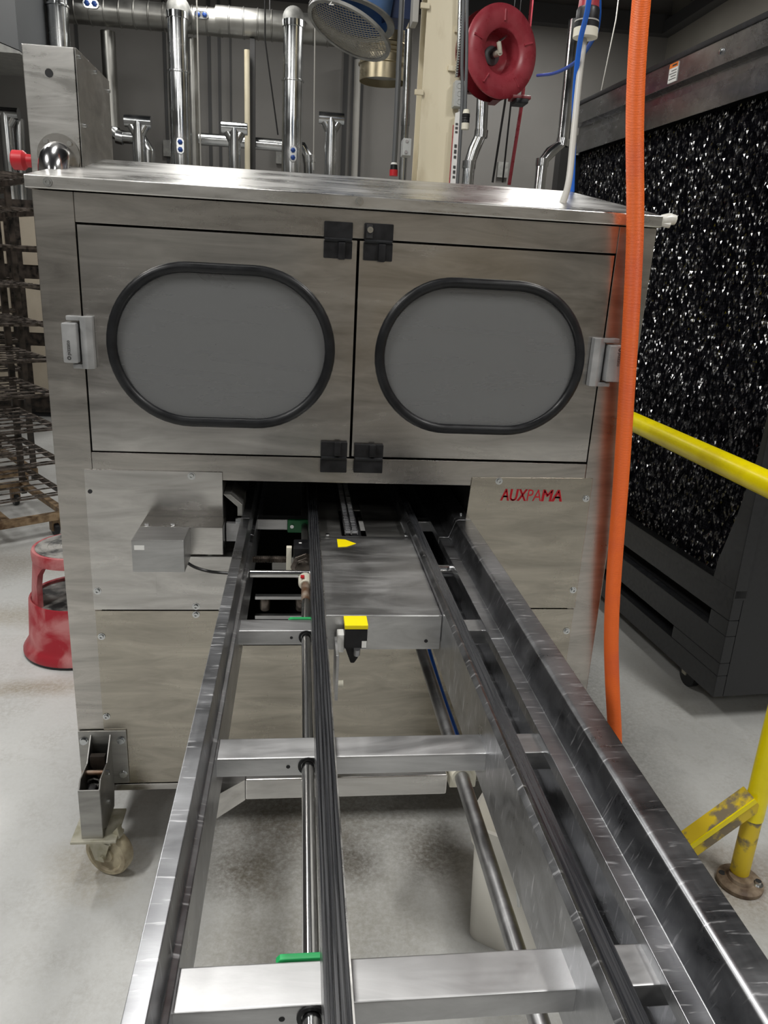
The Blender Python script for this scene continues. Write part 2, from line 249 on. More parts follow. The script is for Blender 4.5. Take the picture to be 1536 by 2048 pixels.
# ------------------------------------------------------------------ mesh helpers
class MB:
    def __init__(s): s.v = []; s.f = []; s.g = []
    def add(s, vs, fs, mt=None):
        o = len(s.v); s.g.append((o, o + len(vs)))
        s.v += [(mt @ Vector(v)) if mt else Vector(v) for v in vs]
        s.f += [[i + o for i in f] for f in fs]; return s
    def box(s, x0, x1, y0, y1, z0, z1, mt=None):
        v = [(x, y, z) for x in (x0, x1) for y in (y0, y1) for z in (z0, z1)]
        return s.add(v, [(0, 1, 3, 2), (4, 6, 7, 5), (0, 4, 5, 1), (2, 3, 7, 6), (0, 2, 6, 4), (1, 5, 7, 3)], mt)
    def prism(s, poly, axis, a, b_, mt=None):
        """polygon (2-D) extruded along an axis: axis 'x' -> poly is (y,z), 'y' -> (x,z), 'z' -> (x,y)"""
        def p(q, t): return (t, q[0], q[1]) if axis == 'x' else (q[0], t, q[1]) if axis == 'y' else (q[0], q[1], t)
        n = len(poly); v = [p(q, a) for q in poly] + [p(q, b_) for q in poly]
        f = [list(range(n))[::-1], list(range(n, 2 * n))] + [(i, (i + 1) % n, n + (i + 1) % n, n + i) for i in range(n)]
        return s.add(v, f, mt)
    def sheet(s, pts, th, y0, y1):
        """bent sheet: open polyline (x,z), thickness th to its left, extruded along y"""
        n = len(pts); out = []
        for i, p in enumerate(pts):
            p = Vector(p); d1 = (p - Vector(pts[i - 1])).normalized() if i else None; d2 = (Vector(pts[i + 1]) - p).normalized() if i < n - 1 else None
            d1 = d1 or d2; d2 = d2 or d1
            nn = (Vector((-d1.y, d1.x)) + Vector((-d2.y, d2.x))); nn /= max(0.3, nn.length_squared / 2)
            out.append(tuple(p + nn * th))
        return s.prism(list(pts) + out[::-1], 'y', y0, y1)
    def tube(s, pts, r, n=10, caps=True, ry=None, closed=False, mt=None):
        pts = [Vector(p) for p in pts]; m_ = len(pts); rs = r if isinstance(r, (list, tuple)) else [r] * m_
        ring = []; up = None
        for i in range(m_):
            a = pts[(i - 1) % m_] if (i or closed) else pts[i]; c = pts[(i + 1) % m_] if (i < m_ - 1 or closed) else pts[i]
            t = (c - a).normalized()
            if up is None:
                up = Vector((0, 0, 1)) if abs(t.z) < 0.9 else Vector((0, 1, 0))
            u = (up - t * up.dot(t)).normalized(); w = t.cross(u); up = u
            ring.append([pts[i] + (u * math.cos(k * 2 * math.pi / n) * (ry or rs[i]) + w * math.sin(k * 2 * math.pi / n) * rs[i]) for k in range(n)])
        v = [q for rr in ring for q in rr]; f = []
        for i in range(m_ if closed else m_ - 1):
            j = (i + 1) % m_
            for k in range(n): f.append((i * n + k, i * n + (k + 1) % n, j * n + (k + 1) % n, j * n + k))
        if caps and not closed: f += [list(range(n))[::-1], list(range((m_ - 1) * n, m_ * n))]
        return s.add(v, f, mt)
    def lathe(s, prof, n=24, mt=None, closed=False, caps=True):
        """profile (r,z) turned about z; closed joins last to first (ring)"""
        k = len(prof); v = []; f = []
        for j in range(n):
            a = 2 * math.pi * j / n
            v += [(r * math.cos(a), r * math.sin(a), z) for r, z in prof]
        for j in range(n):
            j2 = (j + 1) % n
            for i in range(k if closed else k - 1):
                i2 = (i + 1) % k
                f.append((j * k + i, j2 * k + i, j2 * k + i2, j * k + i2))
        if not closed and caps:
            if prof[0][0] > 1e-6: f.append([j * k for j in range(n)][::-1])
            if prof[-1][0] > 1e-6: f.append([j * k + k - 1 for j in range(n)])
        return s.add(v, f, mt)
    def build(s, name, mat, parent=None, bevel=0.0, smooth=40, seg=2, local=False):
        bm = bmesh.new(); off = ORG.get(root(parent), Vector()) if (parent and not local) else Vector()
        vs = [bm.verts.new(v - off) for v in s.v]
        for f in s.f:
            try: bm.faces.new([vs[i] for i in f])
            except ValueError: pass
        for a_, b_ in s.g: bmesh.ops.remove_doubles(bm, verts=[q for q in vs[a_:b_] if q.is_valid], dist=1e-6)
        bmesh.ops.recalc_face_normals(bm, faces=bm.faces)
        if bevel:
            es = [e for e in bm.edges if len(e.link_faces) == 2 and e.calc_face_angle(0) > R_(35)]
            bmesh.ops.bevel(bm, geom=es, offset=bevel, segments=seg, affect='EDGES', profile=0.5, clamp_overlap=True)
        me = bpy.data.meshes.new(name); bm.to_mesh(me); bm.free()
        if smooth: me.shade_smooth(); me.set_sharp_from_angle(angle=R_(smooth))
        me.materials.append(mat if not isinstance(mat, str) else M[mat])
        o = bpy.data.objects.new(name, me); COL.objects.link(o)
        if bevel and smooth:
            wn = o.modifiers.new('even_normals', 'WEIGHTED_NORMAL'); wn.keep_sharp = True
        if parent: o.parent = parent
        return o
ORG = {}
def root(o):
    while o is not None and o.parent: o = o.parent
    return o
def tag(o, label, cat, group=None, kind=None):
    o['label'] = label; o['category'] = cat
    if group: o['group'] = group
    if kind: o['kind'] = kind
    return o
def thing(name, label, cat, loc=(0, 0, 0), rotz=0, group=None):
    o = bpy.data.objects.new(name, None); COL.objects.link(o); o.location = loc; o.rotation_euler = (0, 0, rotz); o.empty_display_size = 0.1
    ORG[o] = Vector(loc) if not rotz else Vector()
    return tag(o, label, cat, group)
def struct(o): o['kind'] = 'structure'; return o
def copy_part(o, parent, loc=None, rot=None):
    c = o.copy(); COL.objects.link(c); c.parent = parent
    if loc is not None: c.location = loc
    if rot is not None: c.rotation_euler = rot
    return c
def copy_tree(o, parent=None):
    c = o.copy(); COL.objects.link(c); c.parent = parent
    for ch in o.children: copy_tree(ch, c)
    return c
def align(p, d, roll_up=(0, 0, 1)):
    """matrix placing local z along d at p"""
    z = Vector(d).normalized(); up = Vector(roll_up)
    if abs(z.dot(up)) > 0.98: up = Vector((0, 1, 0))
    x = up.cross(z).normalized(); y = z.cross(x)
    return Matrix(((x.x, y.x, z.x, p[0]), (x.y, y.y, z.y, p[1]), (x.z, y.z, z.z, p[2]), (0, 0, 0, 1)))
def bez(pts, n=8):
    """Catmull-Rom through points"""
    P = [Vector(p) for p in pts]; P = [P[0] * 2 - P[1]] + P + [P[-1] * 2 - P[-2]]; out = []
    for i in range(1, len(P) - 2):
        for k in range(n):
            t = k / n; a, b_, c, d = P[i - 1], P[i], P[i + 1], P[i + 2]
            out.append(0.5 * ((2 * b_) + (c - a) * t + (2 * a - 5 * b_ + 4 * c - d) * t * t + (3 * b_ - a - 3 * c + d) * t ** 3))
    out.append(P[-2]); return out
def text_mesh(name, body, size, mat, parent, mt, bold=0.0, shear=0.0, space=1.0):
    cu = bpy.data.curves.new(name, 'FONT'); cu.body = body; cu.size = size; cu.offset = bold; cu.shear = shear; cu.space_character = space; cu.extrude = 0.0003
    cu.resolution_u = 3
    t = bpy.data.objects.new(name, cu); COL.objects.link(t)
    bpy.context.view_layer.update()
    me = bpy.data.meshes.new_from_object(t.evaluated_get(bpy.context.evaluated_depsgraph_get()))
    bpy.data.objects.remove(t); bpy.data.curves.remove(cu)
    off = ORG.get(root(parent), Vector()) if parent else Vector()
    me.transform(Matrix.Translation(-off) @ mt); me.name = name
    me.materials.clear(); me.materials.append(M[mat])
    o = bpy.data.objects.new(name, me); COL.objects.link(o); o.parent = parent
    return o

# ================================================================== the room
RX0, RX1, RY0, RY1, RZ = -6.5, 3.95, -6.0, 9.0, 4.75
struct(MB().box(RX0, RX1, RY0, RY1, -0.1, 0).build('floor', 'floor', smooth=0))
wb = struct(MB().box(RX0, RX1, RY1, RY1 + 0.15, 0, RZ).build('wall_back', 'wall', smooth=0))
wr = struct(MB().box(RX1, RX1 + 0.15, RY0, RY1, 0, RZ).build('wall_right', 'wall_right', smooth=0))
struct(MB().box(RX0 - 0.15, RX0, RY0, RY1, 0, RZ).build('wall_left', 'wall_pale', smooth=0))
struct(MB().box(RX0, RX1, RY0 - 0.15, RY0, 0, RZ).build('wall_front', 'wall_front', smooth=0))
struct(MB().box(RX0, RX1, RY0, RY0 + .06, 0, 1.25).build('added_dark_band', 'reflection_band', smooth=0))  # unseen dark band, added to darken what the steel reflects
dr = struct(MB().box(0.3, 3.2, RY0 + .06, RY0 + .12, 0, 2.9).build('added_tan_panel', 'tan', smooth=0))  # unseen tan panel, added to tint what the steel reflects
for k in range(14): MB().box(0.35, 3.15, RY0 + .12, RY0 + .14, .05 + k * .2, .21 + k * .2).build('added_tan_slat', 'tan', dr, smooth=0)  # slats of the added tan panel
ceil = MB().box(RX0, RX1, RY0, RY1, RZ + 0.04, RZ + 0.14)
for i in range(75):                                    # ribs of the corrugated roof deck
    y = RY0 + 0.1 + i * 0.2
    ceil.prism([(y - 0.06, RZ + 0.045), (y - 0.035, RZ), (y + 0.035, RZ), (y + 0.06, RZ + 0.045)], 'x', RX0, RX1)
struct(ceil.build('ceiling', 'deck', smooth=0))
# panel joints of the back wall (thin dark strips standing a little proud)
for px, y0_, w in ((84, 60, .02), (162, 50, .025), (333, 70, .03), (420, 120, .035), (440, 120, .03), (462, 120, .02), (707, 115, .05), (690, 115, .05), (722, 130, .04)):
    x = W(px, 200, y=RY1).x
    o = MB().box(x - w / 2, x + w / 2, RY1 - 0.02, RY1, 0, 4.1).build('panel_joint', 'wall_strip', wb, smooth=0)
trim = struct(MB().box(RX0, RX1, RY1 - 0.12, RY1, 4.1, 4.28).build('trim_1', 'joist', smooth=0))
trim2 = struct(MB().box(RX1 - 0.12, RX1, RY0, RY1 - 0.12, 4.1, 4.22).build('trim_2', 'joist', smooth=0))
# open web roof joists
def joist(y, label):
    t = thing('roof_joist', label, 'roof joist', (RX0 + 0.3, y, 4.2), group='open web steel roof joists')
    MB().box(RX0 + .02, RX1 - .14, y - .04, y + .04, 4.64, 4.70).build('top_chord', 'joist', t, smooth=0)
    MB().box(RX0 + .02, RX1 - .14, y - .04, y + .04, 4.22, 4.27).build('bottom_chord', 'joist', t, smooth=0)
    w_ = MB(); x = RX0 + 0.3; k = 0
    while x < RX1 - 0.6:
        w_.tube([(x, y, 4.27 if k % 2 == 0 else 4.64), (x + 0.45, y, 4.64 if k % 2 == 0 else 4.27)], 0.018, 6); x += 0.45; k += 1
    w_.build('web_rods', 'joist', t)
joist(5.4, 'dark open web roof joist high above the red hose reel, nearest in view')
joist(6.8, 'dark open web roof joist in the middle of those beyond the red reel')
joist(8.2, 'dark open web roof joist closest to the grey back wall')
# high bay lamps
for i, (lx, ly, pw) in enumerate(LIGHTS):
    names = ['over the racks left of the machine', 'left of the conveyor overhead', 'behind the photographer on the left', 'over the black cooler', 'right of the conveyor overhead', 'behind the photographer on the right', 'straight above the conveyor', 'by the back wall ducts']
    t = thing('ceiling_lamp', 'long white linear ceiling lamp ' + names[i], 'lamp', (lx, ly, LZ), group='linear ceiling lamps')
    MB().prism([(lx - .2, LZ), (lx + .2, LZ), (lx + .12, LZ + .09), (lx - .12, LZ + .09)], 'y', ly - .63, ly + .63).build('housing', 'lamp_body', t, bevel=.005)
    MB().box(lx - .165, lx + .165, ly - .61, ly + .61, LZ - .02, LZ).build('diffuser', 'lamp_glow', t)
    for s in (-.5, .5): MB().tube([(lx, ly + s, LZ + .09), (lx, ly + s, RZ)], .006, 6).build('hanger', 'joist', t)

# ================================================================== stainless machine cabinet
FY = 1.72
X0, X1 = -0.549, 0.795
mach = thing('stainless_machine', 'large brushed stainless steel machine cabinet with two oval windowed doors and hipped lid', 'machine', (0.12, 1.72, 0))
mo = ORG[mach]
BK = 2.52
bd = MB()
bd.box(X0, -0.4675, FY, FY + .04, .16, 1.625).box(.7075, X1, FY, FY + .04, .16, 1.625)
bd.box(-0.4675, .7075, FY, FY + .04, 1.567, 1.625).box(-0.4675, .7075, FY, FY + .03, 1.016, 1.077)
bd.box(X0, X0 + .004, FY + .04, BK, .16, 1.625).box(X1 - .004, X1, FY + .04, BK, .16, 1.625).box(X0, X1, BK, BK + .004, .16, 1.625)
bd.box(X0 + .004, X1 - .004, FY + .04, BK, .165, .18)
body = bd.build('body', 'steel_v', mach, bevel=.0025)
bf = MB().box(X0 + .03, X1 - .03, FY - .004, FY + .04, .158, .178).build('bottom_flange', 'steel_h', mach, bevel=.002)
inner = MB().box(-.50, -.495, FY + .06, BK - .02, .19, 1.56).box(.74, .745, FY + .06, BK - .02, .19, 1.56).box(-.495, .74, BK - .03, BK - .025, .19, 1.56).build('shade_lining', 'dark_in', mach, smooth=0)  # near-black sheets paint the shade inside the steel cabinet
# lower panels
pl = MB().box(-.486, -.174, FY - .003, FY, .684, 1.037).build('access_panel', 'steel_h', mach, bevel=.001)
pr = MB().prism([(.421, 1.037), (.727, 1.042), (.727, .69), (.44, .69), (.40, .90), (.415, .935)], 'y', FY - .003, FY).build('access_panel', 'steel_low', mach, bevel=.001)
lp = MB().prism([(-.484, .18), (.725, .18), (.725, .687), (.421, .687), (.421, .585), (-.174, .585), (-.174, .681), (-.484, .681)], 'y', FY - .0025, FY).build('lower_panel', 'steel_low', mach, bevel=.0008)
MB().box(-.174, .421, FY, FY + .04, .56, .583).build('panel_ledge', 'steel_h', mach, bevel=.002)
# side jambs of the opening
MB().box(-.19, -.174, FY, FY + .3, .585, 1.016).build('tunnel_side', 'steel_dull', mach)
MB().box(.435, .45, FY, FY + .3, .585, 1.016).build('tunnel_side', 'steel_dull', mach)
# socket screws
sm = MB().lathe([(0, 0), (.009, 0), (.009, .0012), (.0058, .0013), (.0058, .006), (.003, .006), (.003, .003), (0, .003)], 14)
scr = MB(); scr.add(sm.v, sm.f, Matrix.Rotation(R_(90), 4, 'X'))
scr0 = scr.build('screw', 'galv', pl, local=True)
def screw(px, py, parent, first=False, y=FY - .003, r=1.0):
    p = W(px, py, y=y) - mo
    o = scr0 if first else copy_part(scr0, parent)
    o.location = p; o.scale = (r, r, r); return o
screw(383, 952, pl, True)
for q in ((195, 1182), (392, 1213)): screw(*q, pl)
for q in ((392, 1229), (203, 1273), (213, 1433), (1133, 1262)): screw(*q, lp)
for q in ((998, 962), (1172, 997), (1146, 1180)): screw(*q, pr)
h = W(180, 983, y=FY - .0035); MB().lathe([(0, 0), (.005, 0), (.005, .001), (0, .001)], 12, align(h, (0, -1, 0))).build('screw_hole', 'dark_in', pl)
# lettering on the right panel
a = W(1000, 1001, y=FY - .0036); e = W(1124, 1001, y=FY - .0036)
tw = e.x - a.x
def face_txt(x, z, y=FY - .0036, rot=0): return Matrix.Translation((x, y, z)) @ Matrix.Rotation(R_(90), 4, 'X') @ Matrix.Rotation(R_(rot), 4, 'Z')
ts = .0435
def bold_text(body):
    o = text_mesh('lettering', body, ts, 'logo_red', pr, face_txt(0, a.z), shear=.12)
    bm = bmesh.new(); bm.from_mesh(o.data); base_ = bm.verts[:] + bm.edges[:] + bm.faces[:]
    for d in (-.0016, -.0008, .0008, .0016):
        r_ = bmesh.ops.duplicate(bm, geom=base_); bmesh.ops.translate(bm, verts=[g for g in r_['geom'] if isinstance(g, bmesh.types.BMVert)], vec=(d, -abs(d) * .05, 0))
    bm.to_mesh(o.data); bm.free(); return o
l1 = bold_text('AUX'); l3 = bold_text('MA')
l2 = text_mesh('lettering', 'PA', ts, 'logo_red', pr, face_txt(0, a.z), bold=-.0003, shear=.12)
def fitx(o, x0, x1):
    xs = [v.co.x for v in o.data.vertices]; s = (x1 - x0) / (max(xs) - min(xs)); m0 = min(xs)
    for v in o.data.vertices: v.co.x = x0 - mo.x + (v.co.x - m0) * s
fitx(l1, a.x, a.x + tw * .43); fitx(l2, a.x + tw * .425, a.x + tw * .655); fitx(l3, a.x + tw * .66, a.x + tw)
l1['label'] = 'bold red letters AUX'; l2['label'] = 'thin red letters PA'; l3['label'] = 'bold red letters MA'

# doors -----------------------------------------------------------
def stadium(cx, cz, w, hh, n=28):
    r = hh / 2; d = w / 2 - r; pts = []
    for k in range(n + 1):
        a_ = -math.pi / 2 + math.pi * k / n; pts.append((cx + d + r * math.cos(a_), cz + r * math.sin(a_)))
    for k in range(n + 1):
        a_ = math.pi / 2 + math.pi * k / n; pts.append((cx - d + r * math.cos(a_), cz + r * math.sin(a_)))
    return pts
def door(x0, x1, z0, z1, wx0, wx1, wz0, wz1, lab):
    cx, cz = (wx0 + wx1) / 2, (wz0 + wz1) / 2
    st = stadium(cx, cz, wx1 - wx0 - .02, wz1 - wz0 - .02)
    bm = bmesh.new(); y0 = FY - .002
    outer = [bm.verts.new((x - mo.x, y0 - mo.y, z)) for x, z in ((x0, z0), (x1, z0), (x1, z1), (x0, z1))]
    inn = [bm.verts.new((x - mo.x, y0 - mo.y, z)) for x, z in st]
    es = [bm.edges.new((l[i], l[(i + 1) % len(l)])) for l in (outer, inn) for i in range(len(l))]
    bmesh.ops.triangle_fill(bm, use_beauty=True, edges=es)
    ex = bmesh.ops.extrude_face_region(bm, geom=bm.faces[:])
    bmesh.ops.translate(bm, verts=[g for g in ex['geom'] if isinstance(g, bmesh.types.BMVert)], vec=(0, .018, 0))
    bmesh.ops.recalc_face_normals(bm, faces=bm.faces)
    me = bpy.data.meshes.new('door'); bm.to_mesh(me); bm.free(); me.materials.append(M['steel_h'])
    me.shade_smooth(); me.set_sharp_from_angle(angle=R_(30))
    d = bpy.data.objects.new('door', me); COL.objects.link(d); d.parent = mach; d['label'] = lab
    g = stadium(cx, cz, wx1 - wx0 - .021, wz1 - wz0 - .021)
    MB().tube([(x, FY - .003, z) for x, z in g], .0095, 12, closed=True, ry=.0115).build('window_gasket', 'black_rubber', d)
    MB().prism(stadium(cx, cz, wx1 - wx0 - .022, wz1 - wz0 - .022), 'y', FY + .002, FY + .007).build('window_pane', 'pane', d, smooth=0)
    return d
dL = door(-.4635, .1205, 1.081, 1.5625, -.418, .079, 1.144, 1.500, 'brushed steel door with oval window')
dR = door(.1265, .7035, 1.083, 1.5625, .171, .664, 1.145, 1.497, 'brushed steel door with oval window')
# black hinges: (frame leaf, door leaf) each a small bevelled plate with knuckle
def hinge(x0, x1, zt, zm, zb, frame_up=True, knob=False):
    hg = MB()
    hg.box(x0, x1, FY - .014, FY - .0035, zm + .001, zt).box(x0, x1, FY - .014, FY - .0035, zb, zm - .001)
    o = hg.build('hinge', 'black_plastic', mach, bevel=.002)
    c = (x0 + x1) / 2
    kz = (zb, zm) if frame_up else (zm, zt)
    MB().box(c + .0, c + .016, FY - .021, FY - .013, kz[0] - .002 if frame_up else kz[0] + .006, kz[1] - .004 if frame_up else kz[1] + .001).build('knuckle', 'black_plastic', o, bevel=.003)
    MB().tube([(x0 + .002, FY - .013, zm), (x1 - .002, FY - .013, zm)], .0045, 10).build('hinge_pin', 'black_rubber', o)
    if knob:
        MB().box(x0 + .004, x0 + .018, FY - .016, FY - .013, zm + .006, zt - .003).build('slot', 'dark_in', o, bevel=.001)
        MB().lathe([(0, 0), (.0065, 0), (.0065, .006), (.003, .006), (.003, .003), (0, .003)], 14, align((x0 + .012, FY - .014, zt - .014), (0, -1, 0))).build('screw', 'galv', o)
    return o
def Zf(px, py): return W(px, py, y=FY - .012)
hinge(Zf(648, 480).x, Zf(705, 480).x, Zf(676, 443).z, Zf(676, 480).z, Zf(676, 517).z)
hinge(Zf(728, 485).x, Zf(786, 485).x, Zf(757, 447).z, Zf(757, 484).z, Zf(757, 522).z, knob=True)
hinge(Zf(641, 914).x, Zf(694, 914).x, Zf(668, 884).z, Zf(668, 916).z, Zf(668, 945).z, frame_up=False)
hinge(Zf(708, 917).x, Zf(766, 917).x, Zf(737, 889).z, Zf(737, 918).z, Zf(737, 946).z, frame_up=False)
# grey door latches
def latch(xa, xb, z0, z1, side):
    """xa..xb whole width; side = +1 when the holder (on the door) is the right part"""
    w_ = xb - xa; la = MB()
    hx0, hx1 = (xb - .42 * w_, xb) if side > 0 else (xa, xa + .42 * w_)
    la.prism([(hx0, FY - .0035), (hx1, FY - .0035), (hx1, FY - .018), ((hx0 + hx1) / 2, FY - .026), (hx0, FY - .024)], 'z', z0, z1)
    la.box(xa + (.12 * w_ if side > 0 else .3 * w_), xb - (.3 * w_ if side > 0 else .12 * w_), FY - .022, FY - .0035, z1 - .010, z1).box(xa + .25 * w_, xb - .25 * w_, FY - .022, FY - .0035, z0, z0 + .010)
    o = la.build('door_latch', 'grey_cast', mach, bevel=.002)
    kx0, kx1 = (xa, hx0 - .004) if side > 0 else (hx1 + .004, xb)
    MB().box(kx0, kx1, FY - .036, FY - .004, z0 + .013, z1 - .014).build('latch_key', 'grey_cast', o, bevel=.004)
    MB().box(min(kx1, hx0) if side > 0 else hx1, hx0 if side > 0 else kx0, FY - .012, FY - .004, z0 + .011, z1 - .011).build('latch_gap', 'dark_in', o)
    if side > 0:
        tx = kx0 + .016; t = text_mesh('lettering', 'pizzato', .011, 'ink', o, face_txt(tx, z0 + .030, FY - .0365, 90))
        MB().lathe([(.002, 0), (.0042, 0), (.0042, .0005), (.002, .0005)], 14, align((tx - .003, FY - .0361, z0 + .024), (0, -1, 0)), closed=True).build('emblem', 'ink', o)
    else:
        tx = kx1 - .014; t = text_mesh('lettering', 'pizzato', .011, 'ink', o, face_txt(tx, z1 - .030, FY - .0365, -90))
        MB().lathe([(.002, 0), (.0042, 0), (.0042, .0005), (.002, .0005)], 14, align((tx + .003, FY - .0361, z1 - .024), (0, -1, 0)), closed=True).build('emblem', 'ink', o)
    t['label'] = 'small black word pizzato'
    return o
def Zl(px, py): return W(px, py, y=FY - .025)
latch(Zl(127, 690).x, Zl(186, 690).x, Zl(160, 738).z, Zl(150, 632).z, 1)
latch(Zl(1184, 725).x, Zl(1242, 725).x, Zl(1210, 774).z, Zl(1215, 677).z, -1)
sl = MB().box(X0 - .02, X0 - .001, 1.86, 1.93, W(88, 752, y=1.9).z, W(80, 655, y=1.9).z).box(X0 - .026, X0 - .018, 1.87, 1.92, W(88, 740, y=1.9).z, W(80, 668, y=1.9).z).build('side_latch', 'grey_cast', mach, bevel=.003)

# hipped lid --------------------------------------------------------
lx0, lx1, ly0, ly1, lz0, lz1 = -.5585, .8, FY - .012, BK + .012, 1.627, 1.652
ry, rz, rx0, rx1 = 2.10, 1.732, -.511, .712
lid = MB()
v = [(lx0, ly0, lz0), (lx1, ly0, lz0), (lx1, ly1, lz0), (lx0, ly1, lz0), (lx0, ly0, lz1), (lx1, ly0, lz1), (lx1, ly1, lz1), (lx0, ly1, lz1), (rx0, ry, rz), (rx1, ry, rz)]
lid.add(v, [(0, 1, 2, 3), (0, 4, 5, 1), (1, 5, 6, 2), (2, 6, 7, 3), (3, 7, 4, 0), (4, 8, 9, 5), (5, 9, 6), (6, 9, 8, 7), (7, 8, 4)])
lido = lid.build('lid', 'steel_lid', mach, bevel=.002, smooth=20)
for q in ((95, 364), (719, 403)): screw(*q, lido, y=FY - .013)
MB().tube([W(1322, 440, y=1.74), W(1338, 438, y=1.74), W(1350, 440, y=1.74)], [.011, .013, .011], 9).tube([W(1318, 446, y=1.74), W(1340, 450, y=1.735)], .007, 8).build('taped_bolt_end', 'tape', mach)
# upright control box on the lid's left end
cb = MB().prism([(1.9, 1.64), (1.9, 1.927), (1.925, 1.932), (2.2, 1.93), (2.2, 1.64)], 'x', -.602, -.494).build('control_box', 'steel_lid', mach, bevel=.002)
cb['label'] = 'tall stainless box on the lid with round hole and elbow pipe'
q = W(98, 146, y=1.8995); MB().lathe([(0, 0), (.0085, 0), (.0085, .0006), (0, .0006)], 20, align(q, (0, -1, 0))).build('hole', 'dark_in', cb)
cbl = MB().box(-.492, -.4905, 1.9, 2.2, 1.66, 1.926).build('side_cover', 'steel_dull', cb)
for yy, zz in ((1.925, 1.915), (2.06, 1.915), (2.185, 1.9), (1.93, 1.78)):
    MB().lathe([(0, 0), (.004, 0), (.004, .005), (0, .005)], 10, align((-.4905, yy, zz), (1, 0, 0))).build('bolt', 'galv', cb)
fc = W(118, 312, y=1.898)
fl = MB().lathe([(0, 0), (.046, 0), (.046, .003), (0, .003)], 28, align(fc, (0, -1, 0))).build('pipe_flange', 'steel_h', cb)
for dx, dz in ((-.024, .028), (.026, .026)):
    MB().lathe([(0, 0), (.0055, 0), (.0055, .006), (0, .006)], 10, align(fc + Vector((dx, -.003, dz)), (0, -1, 0))).build('bolt', 'chrome', cb)
ep = [fc + Vector((0, -.003, -.004))] + [fc + Vector((0, -.008 - .04 * math.sin(t), -.042 + .038 * math.cos(t))) for t in [R_(a_) for a_ in range(0, 91, 15)]] + [fc + Vector((0, -.048, -.085))]
MB().tube(ep, .032, 22).build('elbow_pipe', 'chrome', cb)
rk = W(48, 320, y=1.93)
MB().lathe([(.014, 0), (.014, .02), (.021, .028), (.021, .05), (.017, .053), (0, .053)], 20, align((-.602, 1.94, rk.z), (-1, 0, 0))).build('red_plug', 'red_plastic', cb)

# sensor housing on the left panel ----------------------------------
sh = MB().box(-.352, -.241, 1.55, 1.64, .853, .927).build('sensor_housing', 'steel_box', mach, bevel=.002)
MB().box(-.352, -.167, 1.64, FY - .003, .86, .9272).build('rear_cover', 'steel_h', sh, bevel=.002)
MB().box(-.325, -.13, 1.662, FY - .003, .842, .847).build('shelf_plate', 'steel_lid', sh, bevel=.001)
MB().prism([(-.335, .72), (-.12, .72), (-.12, .842), (-.335, .842)], 'y', FY - .008, FY - .003).build('backing_plate', 'steel_h', sh, bevel=.001)
MB().box(-.165, -.128, 1.69, 1.705, .875, .92).build('mounting_tab', 'steel_bar', sh, bevel=.001)
MB().box(-.346, -.325, 1.5492, 1.55, .905, .915).build('sticker', 'white', sh)
for px, py in ((294, 1051), (346, 1051)):
    q = W(px, py, z=.927); MB().lathe([(0, 0), (.006, 0), (.006, .006), (0, .006)], 8, align(q, (0, 0, 1))).build('bolt', 'chrome', sh)
q = W(420, 1106, z=.847); MB().lathe([(0, 0), (.006, 0), (.006, .006), (0, .006)], 8, align(q, (0, 0, 1))).build('bolt', 'chrome', sh)
MB().tube(bez([W(360, 1112, y=1.60), W(385, 1132, y=1.62), W(420, 1143, y=1.63), W(465, 1147, y=1.62), W(500, 1150, y=1.60)]), .0035, 8).build('cable', 'black_cable', sh)

